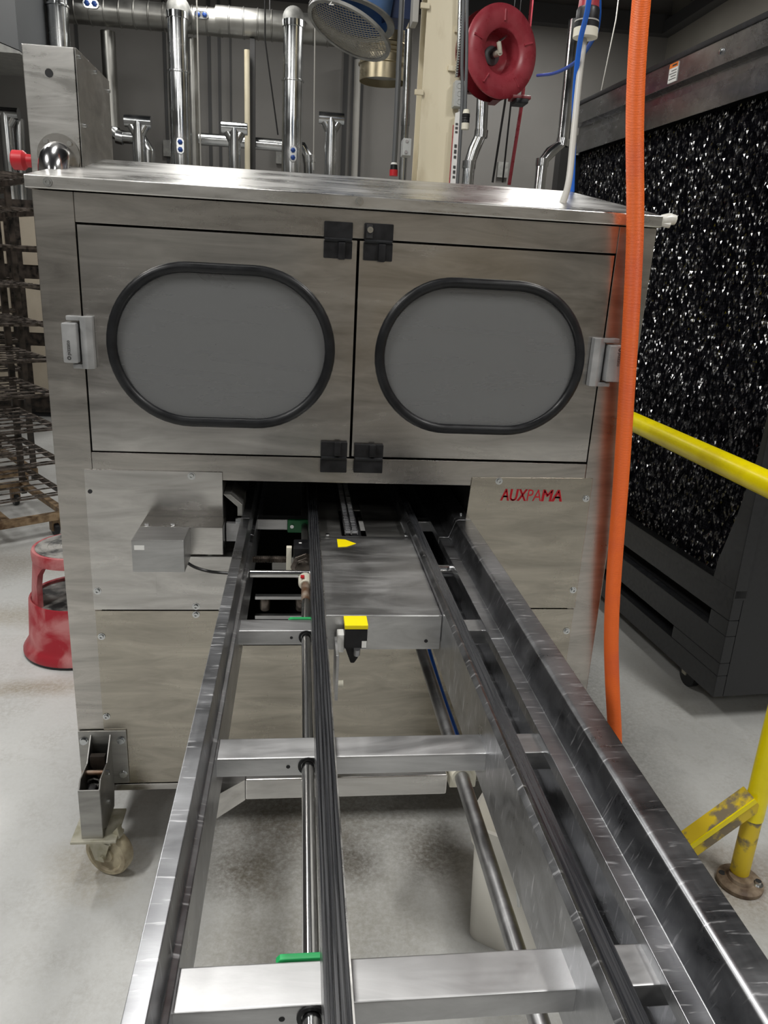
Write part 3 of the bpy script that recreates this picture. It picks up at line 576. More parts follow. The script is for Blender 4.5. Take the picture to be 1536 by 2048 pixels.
# caster legs -------------------------------------------------------
def caster_leg(name='caster_leg'):
    """local: plate back at y=0 (front face of machine), x=0 centre of bracket"""
    t = bpy.data.objects.new(name, None); COL.objects.link(t); t.parent = mach
    MB().box(-.060, .060, -.006, 0, .185, .345).build('mounting_plate', 'steel_dull', t, bevel=.002, local=True)
    for s in (-.030, .018):
        ch = MB().prism([(-.006, .335), (-.055, .335 - .05), (-.118, .285), (-.135, .265), (-.135, .15), (-.10, .125), (-.02, .125), (-.006, .18)], 'x', s, s + .004)
        ch.build('cheek', 'steel_dull', t, bevel=.001, local=True)
    MB().box(-.030, .022, -.139, -.134, .115, .268).build('front_web', 'steel_dull', t, bevel=.003, local=True)
    MB().box(-.022, .014, -.05, -.035, .19, .30).build('inner_arm', 'black_iron', t, local=True)
    MB().tube([(-.034, -.075, .272), (.026, -.075, .272)], .006, 10).build('pivot_pin', 'rust', t, local=True)
    sp = [( -.006 + .014 * math.cos(k * .9), -.085 + .014 * math.sin(k * .9), .17 + k * .0022) for k in range(40)]
    MB().tube(sp, .0025, 6).build('spring', 'steel_dull', t, local=True)
    MB().box(-.014, .006, -.118, -.098, .225, .255).build('spring_block', 'black_plastic', t, bevel=.003, local=True)
    for bx, bz in ((-.046, .318), (.046, .318), (.047, .215), (-.046, .215)):
        MB().lathe([(0, 0), (.011, 0), (.011, .002), (.0085, .002), (.0085, .008), (0, .008)], 8, align((bx, -.006, bz), (0, -1, 0))).build('bolt', 'galv', t, local=True)
    for by, bz in ((-.075, .272), (-.085, .19)):
        MB().lathe([(0, 0), (.007, 0), (.007, .008), (0, .008)], 8, align((.022, by, bz), (1, 0, 0))).build('bolt', 'galv', t, local=True)
    MB().box(-.055, .055, -.15, -.03, .118, .126).build('caster_plate', 'fork', t, bevel=.002, local=True)
    rot = Matrix.Translation((.016, -.105, 0)) @ Matrix.Rotation(R_(-24), 4, 'Z')
    fk = MB()
    for s in (-1, 1):
        fk.prism([(-.034, .112), (.036, .112), (.014, .048), (-.012, .048)], 'y', s * .026 - .002, s * .026 + .002, rot)
    fk.box(-.036, .038, -.028, .028, .106, .116, rot)
    fko = fk.build('fork', 'fork', t, bevel=.001, local=True)
    MB().prism([(.036, .10), (.052, .12), (.046, .15), (.03, .13)], 'y', -.008, .008, rot).build('brake_tab', 'fork', t, bevel=.001, local=True)
    MB().lathe([(0, -.019), (.02, -.019), (.022, -.014), (.044, -.013), (.048, -.019), (.058, -.018), (.0625, -.011), (.0625, .011), (.058, .018), (.048, .019), (.044, .013), (.022, .014), (.02, .019), (0, .019)], 32,
               rot @ Matrix.Translation((.012, 0, .0625)) @ Matrix.Rotation(R_(90), 4, 'X')).build('wheel', 'wheel', t, local=True)
    MB().tube([(.012, -.034, .0625), (.012, .034, .0625)], .008, 10, mt=rot).build('axle', 'fork', t, local=True)
    return t
cl = caster_leg(); cl.location = Vector((-.487, FY - .003, 0)) - mo
for lx_, ly_, rz_ in ((.735, FY - .003, 0), (-.487, BK + .01, math.pi), (.735, BK + .01, math.pi)):
    c = copy_tree(cl, mach); c.location = Vector((lx_, ly_, 0)) - mo; c.rotation_euler = (0, 0, rz_)

# ================================================================== roller chain conveyor frame
conv = thing('conveyor_frame', 'long stainless conveyor frame with rails and cross bars running out of the machine', 'conveyor', (0.15, 0.9, 0))
co = ORG[conv]
YN, YJ, YF = 0.12, 1.70, 2.46          # near end, joint at the machine, far end inside
for (ya, yb) in ((YN, YJ), (YJ + .003, YF)):
    o = MB().sheet([(-.131, .80), (-.131, .93), (-.111, .93), (-.108, .889), (-.1005, .887), (-.1005, .79)], -.003, ya, yb).build('outer_rail', 'steel_rail', conv, bevel=.0015)
    o['label'] = 'narrow left rail'
    # ribbed black guide on a steel strip
    gpts = []
    x = .028
    for k in range(5):
        gpts += [(x + .0004, .9262), (x + .0008, .929), (x + .0038, .929), (x + .0042, .9262)]; x += .0046
    g = MB().prism([(.0275, .906)] + gpts + [(.0515, .9262), (.0515, .906)], 'y', ya, yb).build('ribbed_guide', 'black_strip', conv, smooth=0)
    MB().box(.032, .05, ya, yb, .812, .905).build('guide_support', 'steel_dull', conv, bevel=.002)
    MB().box(.0516, .0535, ya, yb, .88, .924).build('guide_edge', 'steel_lid', conv)
    # inner angle plate with black strip
    MB().sheet([(.2655, .812), (.2655, .924), (.2715, .930), (.2755, .9285), (.2765, .917), (.299, .917), (.299, .905)], -.003, ya, yb).build('angle_plate', 'steel_rail', conv, bevel=.001)
    MB().box(.2785, .298, ya, yb, .917, .9195).build('wear_strip', 'black_strip', conv)
    # stepped right rail
    MB().sheet([(.351, .870), (.351, .885), (.374, .885), (.389, .928), (.394, .931), (.422, .931), (.422, .80)], .003, ya, yb).build('outer_rail', 'steel_rail', conv, bevel=.0015)['label'] = 'wide stepped right rail'
    MB().box(.3535, .372, ya, yb, .8852, .8866).build('wear_strip', 'black_strip', conv)
    MB().sheet([(.372, .868), (.372, .79), (.312, .79)], -.003, ya, yb).build('channel_wall', 'steel_rail', conv)
# cross bars
BARS = [(.500, .547), (.857, .904), (1.228, 1.275), (1.858, 1.895)]
for i, (ya, yb) in enumerate(BARS):
    b_ = MB().box(-.108, .371, ya, yb, .846, .875).build('cross_bar', 'steel_bar', conv, bevel=.003)
    MB().lathe([(.0095, 0), (.0135, 0), (.0135, .002), (.0095, .002)], 20, align((.0205, ya, .862), (0, -1, 0)), closed=True).build('bushing', 'black_plastic', b_)
    MB().lathe([(0, 0), (.0028, 0), (.0028, .0004), (0, .0004)], 10, align((-.006, ya, .861), (0, -1, 0))).build('small_hole', 'dark_in', b_)
for yb, col_ in ((.547, 'green'), (1.275, 'green')):
    MB().prism([(-.013, .850), (-.013, .872), (-.009, .8765), (.05, .8765), (.05, .850)], 'y', yb, yb + .007).build('green_block', col_, conv, bevel=.001)
gb = MB().box(-.024, .03, 1.846, 1.858, .842, .878).build('green_block', 'green_dark', conv, bevel=.004)
MB().lathe([(0, 0), (.005, 0), (.005, .004), (0, .004)], 10, align((-.012, 1.846, .861), (0, -1, 0))).build('bolt', 'galv', gb)
MB().tube([(.0205, YN, .862), (.0205, 1.40, .862)], .0085, 16).build('drive_shaft', 'chrome', conv)
MB().tube([(.0205, 1.38, .862), (.0205, 1.47, .862)], .0088, 14).build('rusty_shaft_end', 'rust', conv)
MB().tube([(.0205, 1.60, .862), (.0205, 2.44, .862)], .0085, 14).build('drive_shaft', 'steel_dull', conv)
cpl = MB().lathe([(0, 0), (.011, 0), (.015, .01), (.015, .035), (0, .035)], 18, align((.0205, 1.462, .862), (0, 1, 0))).build('shaft_coupling', 'nylon', conv)
MB().box(.010, .018, 1.466, 1.48, .8765, .8785).build('red_mark', 'red_plastic', cpl)
gx = MB().box(-.006, .05, 1.57, 1.63, .845, .905).build('gearbox', 'black_plastic', conv, bevel=.003)
MB().lathe([(0, 0), (.034, 0), (.034, .008), (.024, .01), (.024, .02), (0, .02)], 8, align((.022, 1.568, .862), (0, -1, 0))).build('gearbox_flange', 'rack_rod', gx, bevel=.001)
MB().box(-.022, -.010, 1.585, 1.60, .84, .90).build('gearbox_tab', 'nylon', gx, bevel=.001)
MB().box(.006, .012, 1.60, 1.606, .9051, .9056).build('paint_mark', 'white', gx)
th = []
for k in range(46): th += [(.0068 if k % 2 else .0085, k * .0019)]
MB().lathe([(0, 0)] + th + [(0, .0875)], 12, align((-.098, 1.60, .866), (1, 0, 0))).build('threaded_rod', 'rack_rod', conv, smooth=0)
MB().tube([(-.098, 1.515, .866), (.036, 1.515, .866)], .0085, 16).build('chrome_tie_tube', 'chrome', conv)
MB().box(-.098, .03, 1.70, 1.715, .72, .728).build('tie_bar', 'steel_bar', conv)
MB().box(-.098, .03, 1.69, 1.702, .672, .681).build('tie_bar', 'steel_bar', conv)
for xx in (-.075, .012):
    MB().lathe([(0, 0), (.011, 0), (.0125, .003), (.0125, .033), (.011, .036), (0, .036)], 16, align((xx, 1.72, .684), (0, 0, 1))).build('guide_roller', 'rack_rod', conv)
MB().box(-.06, .02, 1.78, 1.79, .76, .80).build('inner_plate', 'steel_dull', conv)
MB().prism([(-.172, .985), (-.155, .985), (-.128, .96), (-.128, .932), (-.140, .932), (-.140, .955)], 'y', 1.71, 1.83).build('infeed_wing', 'steel_dull', conv, bevel=.001)
for zz in (.905, .922):
    MB().lathe([(0, 0), (.009, 0), (.009, .012), (0, .012)], 6, align((-.131, 1.70, zz), (-1, 0, 0))).build('bolt', 'galv', conv)
MB().lathe([(0, 0), (.011, 0), (.011, .002), (.006, .0025), (.006, .008), (0, .008)], 8, align((.409, 1.745, .931), (0, 0, 1))).build('bolt', 'galv', conv)
MB().tube([(.299, 1.55, .862), (.372, 1.55, .862)], .014, 16).build('idler_roller', 'chrome', conv)
# centre plate
cp = MB()
cp.prism([(1.21, .846), (1.21, .912), (1.212, .914), (1.60, .914), (1.652, .906), (1.652, .903), (1.60, .911), (1.213, .911), (1.213, .846)], 'x', .054, .2645)
cpo = cp.build('centre_plate', 'steel_plate', conv, bevel=.0008)
MB().box(.2645, .2652, 1.212, 1.66, .86, .912).build('plate_side', 'steel_rail', cpo)
rp = MB().box(.054, .108, 1.653, YF, .893, .896).box(.108, .168, 1.90, YF, .888, .891).box(.168, .262, 1.653, YF, .893, .896)
rp.build('slotted_rear_plate', 'steel_dull', conv, smooth=0)
for px, py in ((655, 1071), (812, 1072)):
    q = W(px, py, z=.912); MB().lathe([(0, 0), (.005, 0), (.005, .004), (0, .004)], 10, align(q, (0, 0, 1))).build('screw', 'galv', cpo)
ar = [W(674, 1078, z=.9146), W(690, 1079, z=.9146), W(712, 1087, z=.9146), W(694, 1093, z=.9146), W(676, 1094, z=.9146)]
MB().prism([(p.x, p.y) for p in ar], 'z', .9142, .9147).build('arrow_sticker', 'yellow_label', cpo, smooth=0)
q = W(852, 1282, y=1.21); MB().lathe([(0, 0), (.0035, 0), (.0035, .0006), (0, .0006)], 10, align(q, (0, -1, 0))).build('small_hole', 'dark_in', cpo)
# double roller chain
ch = MB(); y = 1.685
while y < YF:
    for x in (.1225, .1385):
        ch.tube([(x - .0058, y, .905), (x + .0058, y, .905)], .0042, 8)
    y += .0127
for x in (.1155, .1295, .1315, .1455): ch.box(x - .0006, x + .0006, 1.68, YF, .8995, .9105)
c_ = ch.build('roller_chain', 'steel_rail', conv); c_['kind'] = 'stuff'; c_['label'] = 'double row steel roller chain'
MB().box(.105, .16, 1.69, YF, .872, .880).build('chain_track', 'dark_in', conv)
# yellow and black position switch
sw = MB().box(.0865, .1265, 1.172, 1.2095, .868, .906).build('position_switch', 'black_plastic', conv, bevel=.002)
MB().box(.086, .127, 1.171, 1.2095, .906, .914).build('switch_cap', 'yellow_label', sw, bevel=.001)
MB().prism([(.088, .868), (.112, .868), (.112, .846), (.106, .836), (.099, .836)], 'y', 1.178, 1.205).build('switch_nose', 'black_plastic', sw, bevel=.002)
MB().lathe([(0, 0), (.006, 0), (.006, .014), (0, .014)], 14, align((.109, 1.174, .856), (0, -.3, 1))).build('cable_gland', 'steel_rail', sw)
MB().box(.117, .1255, 1.1715, 1.174, .870, .883).build('sticker', 'white', sw)
MB().box(.074, .0865, 1.176, 1.20, .858, .893).build('switch_clamp', 'white', sw, bevel=.002)
bkt = MB().box(.070, .0755, 1.13, 1.20, .79, .878).build('switch_bracket', 'steel_bar', conv, bevel=.001)
MB().tube([(.0755, 1.145, .815), (.085, 1.145, .815)], .006, 10).build('bolt', 'nylon', bkt)
# grey pipe, its bearing, lower beam and blue tube
MB().tube([(.272, .25, .73), (.272, 1.70, .73)], .0118, 20).build('grey_pipe', 'pipe_steel', conv)
lb = MB().box(-.074, .250, 1.0, 1.045, .694, .732).build('lower_beam', 'steel_h', conv, bevel=.003)
me_ = MB()
me_.add([(-.074, 1.0, .694), (-.074, 1.045, .694), (-.074, 1.045, .732), (-.074, 1.0, .732), (-.114, .965, .690), (-.120, 1.005, .690), (-.120, 1.005, .732), (-.114, .965, .732)],
        [(0, 1, 5, 4), (1, 2, 6, 5), (2, 3, 7, 6), (3, 0, 4, 7)]); mo_ = me_.build('mitred_tube_end', 'steel_h', conv, smooth=0)
sol = mo_.modifiers.new('wall', 'SOLIDIFY'); sol.thickness = .003; sol.offset = -1
MB().box(-.0742, -.073, 1.002, 1.043, .696, .730).build('tube_inside', 'dark_in', conv)
bb = MB().lathe([(.0118, 0), (.0165, 0), (.0165, .012), (.0118, .012)], 20, align((.272, .995, .73), (0, 1, 0)), closed=True).build('pipe_bearing', 'nylon', conv)
MB().box(.256, .300, 1.008, 1.03, .70, .765).build('bearing_plate', 'nylon', conv, bevel=.002)
MB().tube(bez([(.285, 1.66, .73), (.293, 1.5, .72), (.296, 1.3, .705), (.300, 1.12, .70), (.306, 1.05, .69)]), .004, 8).build('blue_tube', 'blue_tube', conv)
# stand of the frame at its near end (below the picture)
for xx in (-.118, .40):
    MB().box(xx - .02, xx + .02, .18, .22, 0, .80).build('leg', 'steel_rail', conv, bevel=.002)
MB().box(-.118, .40, .19, .21, .30, .34).build('leg_brace', 'steel_rail', conv, bevel=.002)
MB().box(-.098, .382, .18, .22, .80, .846).build('leg_head', 'steel_rail', conv, bevel=.002)

# ================================================================== things on the floor
# step stool
st = thing('step_stool', 'scuffed red round plastic step stool with dirty grey treads, beside the machine', 'step stool', (-.855, 2.836, 0))
sx0, sy0 = -.855, 2.836
mt = Matrix.Translation((sx0, sy0, 0))
MB().lathe([(.205, .0), (.218, .004), (.218, .012), (.205, .012)], 48, mt, closed=True).build('rubber_foot_ring', 'black_rubber', st)
MB().lathe([(.219, .012), (.219, .022), (.205, .045), (.195, .06), (.184, .225), (.180, .232), (.174, .228), (.182, .06), (.205, .016)], 48, mt, closed=True).build('base_drum', 'red_stool', st)
lw = MB().lathe([(0, .205), (.10, .206), (.17, .207), (.176, .212), (.176, .216), (0, .216)], 48, mt).build('lower_tread', 'dirty_tread', st)
for a0 in (100, 280):
    leg = MB(); n = 8
    v = []; zs = [(.214, .173, 0), (.30, .165, 4), (.345, .160, 2), (.375, .157, -6), (.392, .155, -16)]
    for z_, r0, nar in zs:
        for k in range(n + 1):
            a_ = R_(a0 + 70 + nar + (k / n) * (58 - 2 * nar))
            v.append((sx0 + r0 * math.cos(a_), sy0 + r0 * math.sin(a_), z_)); v.append((sx0 + (r0 - .022) * math.cos(a_), sy0 + (r0 - .022) * math.sin(a_), z_))
    f = []; row = 2 * (n + 1)
    for i in range(len(zs) - 1):
        for k in range(n):
            p = i * row + 2 * k
            f += [(p, p + 2, p + row + 2, p + row), (p + 1, p + row + 1, p + row + 3, p + 3)]
        f += [(i * row, i * row + row, i * row + row + 1, i * row + 1), (i * row + row - 2, i * row + row - 1, i * row + 2 * row - 1, i * row + 2 * row - 2)]
    leg.add(v, f); leg.build('leg', 'red_stool', st)
MB().lathe([(.158, .385), (.160, .418), (.156, .428), (.148, .430), (.140, .424), (0, .424), (0, .400), (.135, .400), (.146, .385)], 48, mt).build('top_rim', 'red_stool', st)
tp = MB().lathe([(0, .424), (.141, .424), (.144, .429), (.140, .432), (.125, .430), (.123, .432), (.10, .432), (.098, .430), (.08, .430), (.078, .432), (.055, .432), (.053, .430), (.035, .430), (.033, .432), (0, .432)], 48, mt).build('top_tread', 'dirty_tread', st)

# white tub
tb = thing('white_tub', 'tall white square plastic tub on the floor behind the grey pipe', 'tub', (.418, 1.353, 0), rotz=R_(-33))
def rsq(x0, x1, y0, y1, r, n=5):
    pts = []
    for cx, cy, a0 in ((x1 - r, y1 - r, 0), (x0 + r, y1 - r, 90), (x0 + r, y0 + r, 180), (x1 - r, y0 + r, 270)):
        for k in range(n + 1):
            a_ = R_(a0 + 90 * k / n); pts.append((cx + r * math.cos(a_), cy + r * math.sin(a_)))
    return pts
def loft(rings, closed=True):
    m_ = MB(); n = len(rings[0][0]); v = []; f = []
    for ring, z in rings: v += [(p[0], p[1], z) for p in ring]
    for i in range(len(rings) - 1):
        for k in range(n): f.append((i * n + k, i * n + (k + 1) % n, (i + 1) * n + (k + 1) % n, (i + 1) * n + k))
    f += [list(range(n))[::-1], list(range((len(rings) - 1) * n, len(rings) * n))]
    return m_.add(v, f)
D = .24
def rr(g): return rsq(-g, D + g, -g, D + g, .03 + g)
loft([(rr(0), 0), (rr(.012), .275), (rr(.022), .276), (rr(.024), .325), (rr(.026), .335), (rr(.018), .337), (rr(.006), .27), (rr(-.004), .012)]).build('tub_body', 'white_plastic', tb, local=True)
ring = [Vector((p[0], p[1], .338)) for p in rr(.024)]
MB().tube([(D * .5, -.03, .325), (D * .5, -.06, .25), (D * .52, -.05, .20)], .004, 6).build('wire_handle', 'galv', tb, local=True)

# orange hose
HY = 1.675
hp = bez([(.655, HY + .02, 4.2), (.652, HY, 3.0), W(1283, 0, y=HY), W(1269, 500, y=HY), W(1246, 900, y=HY), W(1223, 1250, y=HY), W(1230, 1485, y=HY), (.915, 1.69, .10), (.925, 1.74, .025), (.925, 1.86, .02), (.90, 2.05, .02)], 14)
ho = MB().tube(hp, .0185, 20, ry=.0195).build('orange_hose', 'orange')
tag(ho, 'thick ribbed orange hose hanging in front of the machine corner', 'hose')

# yellow guard rail
gy = thing('guard_rail', 'yellow pipe guard rail with worn post, brace and bolted floor flange', 'guard rail', (1.192, 1.491, 0))
MB().tube([(1.192, 1.20, 1.037), (1.192, 3.6, 1.037)], .033, 20).build('top_rail', 'yellow', gy)
MB().tube([(1.192, 1.491, .0), (1.192, 1.491, .20)], .024, 20).build('lower_post', 'yellow_worn', gy)
MB().tube([(1.192, 1.491, .20), (1.192, 1.491, 1.02)], .026, 20).build('post', 'yellow', gy)
MB().tube([(1.192, 3.5, .0), (1.192, 3.5, 1.02)], .026, 20).build('post', 'yellow', gy)
ang = math.atan2(.235, -.225)
br = Matrix.Translation((1.18, 1.491, .262)) @ Matrix.Rotation(R_(-43), 4, 'Y')
MB().box(-.36, .0, -.024, .024, -.024, .024, br @ Matrix.Identity(4)).build('brace', 'yellow_worn', gy, bevel=.002)
MB().box(-.36, .0, -.0285, -.0245, .010, .024, br).build('paint_stripe', 'yellow', gy)
fg = MB().lathe([(0, 0), (.056, 0), (.058, .004), (.058, .012), (.054, .016), (.034, .018), (.030, .026), (0, .026)], 36, Matrix.Translation((1.187, 1.475, 0))).build('floor_flange', 'rust_flange', gy)
MB().lathe([(0, 0), (.014, 0), (.014, .002), (.008, .003), (.008, .012), (0, .012)], 12, Matrix.Translation((1.222, 1.453, .016))).build('anchor_bolt', 'galv', fg)
MB().lathe([(0, 0), (.009, 0), (.009, .001), (0, .001)], 12, Matrix.Translation((1.148, 1.497, .0165))).build('bolt_hole', 'dark_in', fg)

# black evaporative cooler
ck = thing('evaporative_cooler', 'tall black evaporative cooler with wet honeycomb pad behind the guard rail', 'cooler', (1.482, 2.186, 0), rotz=R_(4.49))
CL, CD = 1.83, .72
bs = MB().box(0, .04, 0, CL, .12, .205).box(0, .04, 0, CL, .255, .36).box(0, .04, 0, CL, .42, .50).box(0, .04, 0, .30, .205, .255).box(0, .04, 0, .105, .36, .42).box(0, .04, CL - .3, CL, .205, .255).box(0, .04, CL - .1, CL, .36, .42)
bs.box(-.001, .05, 0, CL, .495, .535).box(.04, CD, 0, .02, .12, 2.33).box(.04, CD, CL - .02, CL, .12, 2.33).box(.04, CD, .02, CL - .02, .12, .15)
bs.prism([(0, .5), (.13, .5), (.12, .6), (.07, .78), (.03, 1.0), (.02, 1.3), (.02, 2.11), (0, 2.11)], 'x', 0, .06).box(0, .05, CL - .03, CL, .5, 2.11)
bs.build('shell', 'cooler_black', ck, local=True, bevel=.004)
MB().box(.10, .11, .03, CL - .03, .15, .5).build('inner_tank', 'dark_in', ck, local=True, smooth=0)
MB().box(.12, CD, .02, CL - .02, .5, 2.3).build('core', 'dark_in', ck, local=True, smooth=0)
MB().box(CD - .02, CD, 0, CL, .12, 2.33).build('rear_panel', 'cooler_black', ck, local=True)
tbd = MB()
tbd.sheet([(-.004, 2.107), (-.004, 2.19), (.03, 2.20), (.03, 2.235), (-.002, 2.243), (-.002, 2.325), (.02, 2.33)], -.004, .0, CL)
tbd.build('top_band', 'band', ck, local=True, bevel=.001)
MB().box(-.008, CD, -.005, CL + .005, 2.325, 2.345).build('top_lid', 'cooler_black', ck, local=True, bevel=.004)
for yy in (1.28, .62):
    MB().lathe([(0, 0), (.011, 0), (.011, .006), (.004, .008), (0, .008)], 8, align((-.002, yy, 2.285), (-1, 0, 0))).build('bolt', 'galv', ck, local=True)
# warning label on the band
wl = MB().box(-.0052, -.002, .895, .955, 2.252, 2.318).build('warning_label', 'white', ck, local=True)
MB().box(-.0056, -.0052, .895, .955, 2.302, 2.318).build('label_header', 'orange_label', wl, local=True)
for k in range(4): MB().box(-.0055, -.0052, .900 + .0 * k, .950 - .012 * (k % 2), 2.262 + k * .0095, 2.265 + k * .0095).build('text_line', 'ink', wl, local=True)
MB().box(-.0059, -.0056, .902, .935, 2.307, 2.313).build('text_line', 'ink', wl, local=True)
# honeycomb pad: staggered diamond cells with recessed throats
pd = MB(); cw, chh = .0125, .0205; z0, z1_ = .52, 2.11
nr = int((z1_ - z0) / (chh / 2)); nc = int((CL - .06) / cw)
rnd = random.Random(3)
gridv = {}
vs, fs = [], []
def gv(i, j):
    k = (i, j)
    if k not in gridv:
        gridv[k] = len(vs); vs.append((.036 + rnd.uniform(-.0012, .0012), .012 + j * cw / 2 + rnd.uniform(-.0016, .0016), z0 + i * chh / 2 + rnd.uniform(-.0016, .0016)))
    return gridv[k]
for i in range(1, nr):
    for j in range(1, nc * 2):
        if (i + j) % 2: continue
        a_, b2, c2, d2 = gv(i, j - 1) if False else None, None, None, None
        yc, zc = .012 + j * cw / 2, z0 + i * chh / 2
        e = [gv(i, j - 1), gv(i - 1, j), gv(i, j + 1), gv(i + 1, j)]
        k = len(vs); dp = rnd.uniform(.0036, .0072) if rnd.random() < .36 else rnd.uniform(.012, .022); tl = rnd.uniform(-.002, .003)
        for oy, oz in ((-.35, 0), (0, -.35), (.35, 0), (0, .35)):
            vs.append((.036 + dp, yc + oy * cw * .5 + rnd.uniform(-.001, .001), zc + oz * chh * .5 + tl))
        for t in range(4): fs.append((e[t], e[(t + 1) % 4], k + (t + 1) % 4, k + t))
        fs.append((k, k + 1, k + 2, k + 3))
me = bpy.data.meshes.new('honeycomb_pad'); me.from_pydata(vs, [], fs); me.materials.append(M['pad'])
po = bpy.data.objects.new('honeycomb_pad', me); COL.objects.link(po); po.parent = ck; po['kind'] = 'stuff'; po['label'] = 'wet glistening black honeycomb pad'
for yy in (.28, CL - .25):
    for xx in (.1, CD - .12):
        fk = MB().prism([(yy - .03, .12), (yy + .03, .12), (yy + .012, .05), (yy - .012, .05)], 'x', xx - .03, xx - .026).prism([(yy - .03, .12), (yy + .03, .12), (yy + .012, .05), (yy - .012, .05)], 'x', xx + .026, xx + .03).box(xx - .03, xx + .03, yy - .03, yy + .03, .114, .12).build('caster_fork', 'fork', ck, local=True)
        MB().lathe([(0, -.017), (.03, -.017), (.05, -.015), (.05, .015), (.03, .017), (0, .017)], 24, align((xx, yy, .05), (1, 0, 0))).build('caster_wheel', 'black_rubber', ck, local=True)

# ================================================================== oven racks on the left
def rack(label, loc, rotz):
    """local: corner C at origin, x along the rods (rack lies at x<0), y along the side rails"""
    t = thing('oven_rack', label, 'rack', loc, rotz, 'black wire oven racks')
    Wd, Dp = .62, .73
    for xx, yy in ((0, 0), (0, Dp), (-Wd, 0), (-Wd, Dp)):
        MB().box(xx - .016, xx + .016, yy - .016, yy + .016, .06, 1.93).build('post', 'black_iron', t, local=True)
    zs = [.24, .419, .604, .785, .967, 1.15, 1.338, 1.524, 1.70, 1.857]
    for k, z in enumerate(zs):
        sh_ = MB().box(-.008, .014, .016, Dp - .016, z - .018, z + .006).build('shelf_rail', 'black_iron', t, local=True)
        copy_part(sh_, t, (-Wd, 0, 0))
        for j in range(7):
            y = .02 + j * (Dp - .06) / 6.4
            MB().tube([(-Wd, y, z + .008), (.0, y, z + .008)], .0045, 6).build('rod', 'rack_rod', t, local=True)
        MB().box(-Wd, 0, Dp - .006, Dp + .006, z - .02, z + .008).build('rear_rail', 'black_iron', t, local=True)
        MB().box(-Wd, 0, -.004, .004, z - .004, z + .006).build('front_rail', 'rack_rod', t, local=True)
    for yy in (0, Dp): MB().box(-Wd - .02, .02, yy - .022, yy + .022, .10, .14).build('base_rail', 'rack_base', t, local=True, bevel=.003)
    for xx in (0, -Wd): MB().box(xx - .02, xx + .02, 0, Dp, .104, .136).build('base_rail', 'rack_base', t, local=True, bevel=.003)
    MB().box(-Wd / 2 - .02, -Wd / 2 + .02, 0, Dp, .104, .134).build('base_rail', 'rack_base', t, local=True)
    for xx, yy in ((-.06, .03), (-.06, Dp - .03), (-Wd + .06, .03), (-Wd + .06, Dp - .03)):
        MB().box(xx - .025, xx + .025, yy - .02, yy + .02, .03, .10).build('foot', 'rack_base', t, local=True)
        MB().lathe([(0, -.015), (.035, -.015), (.04, -.01), (.04, .01), (.035, .015), (0, .015)], 16, align((xx, yy, .04), (1, 0, 0))).build('wheel', 'black_rubber', t, local=True)
    return t
rk0 = rack('black wire oven rack nearest the machine, with a worn brown base frame', (-1.28, 4.145, 0), R_(36.5))
for lab, loc, rz_ in (('black wire oven rack just behind the nearest rack', (-1.75, 5.05, 0), R_(36.5)), ('black wire oven rack beside the tan oven, farthest back', (-2.35, 6.0, 0), R_(20))):
    c = copy_tree(rk0); c.location = loc; c.rotation_euler = (0, 0, rz_); c['label'] = lab

ov = thing('tan_oven', 'tan panelled oven with black uprights behind the wire racks', 'oven', (-2.6, 7.6, 0))
MB().box(-4.2, -1.75, 7.45, 8.3, .05, 1.95).build('body', 'black_iron', ov)
for k in range(6):
    x = -4.1 + k * .4
    for zz in (.2, .8, 1.4): MB().box(x, x + .26, 7.43, 7.45, zz, zz + .48).build('door_panel', 'tan', ov, bevel=.005)
for xx, zz in ((-1.93, 1.55), (-1.98, 1.1), (-1.9, .78), (-2.3, .9)): MB().box(xx, xx + .1, 7.42, 7.44, zz, zz + .1).build('yellow_notice', 'yellow_label', ov)
MB().box(-1.9, -1.85, 7.42, 7.44, 1.35, 1.44).build('notice', 'white', ov)
MB().box(-4.15, -1.8, 7.5, 8.2, 0, .05).build('plinth', 'dark_in', ov)

hd = thing('exhaust_hood', 'dark grey sheet metal exhaust hood in the upper left corner', 'hood', (-2.6, 6.6, 2.9))
a = W(38, 30, y=6.4); b2 = W(38, 100, y=6.4)
MB().prism([(-4.0, b2.z + .18), (-2.6, b2.z + .18), (b2.x, b2.z), (b2.x, a.z + .4), (-4.0, a.z + .4)], 'y', 6.4, 7.2).build('hood_body', 'dark_cable', hd, smooth=0)
MB().prism([(-4.0, b2.z + .175), (-2.6, b2.z + .175), (b2.x, b2.z - .005), (b2.x, b2.z - .02), (-4.0, b2.z - .02)], 'y', 6.41, 7.19).build('hood_lip', 'grey_ring', hd, smooth=0)
MB().box(-3.3, -3.0, 6.6, 6.9, a.z + .4, RZ).build('hood_duct', 'galv_dull', hd)

# ================================================================== ducts and pipes before the back wall
def spiral(x0, x1, y, z, r):
    prof = []; x = x0
    while x < x1:
        prof += [(r, x), (r, x + .105), (r + .006, x + .11), (r + .006, x + .116)]; x += .12
    prof += [(r, x1)]
    return MB().lathe([(0, x0)] + prof + [(0, x1)], 36, align((0, y, z), (1, 0, 0)))
DY, DZ = 7.5, 3.468
dk = thing('spiral_duct', 'long horizontal galvanised spiral duct across the top of the picture', 'duct', (-.8, DY, DZ))
xj = W(433, 60, y=DY).x
spiral(-5.5, xj, DY, DZ, .105).build('duct_run', 'galv_dull', dk, smooth=25)
spiral(xj, W(690, 60, y=DY).x, DY, DZ + .01, .116).build('duct_run', 'galv_dull', dk, smooth=25)
for px in (-3.9, -1.9, -.3): MB().tube([(px, DY, DZ + .1), (px, DY, RZ)], .006, 6).build('hanger_rod', 'joist', dk)
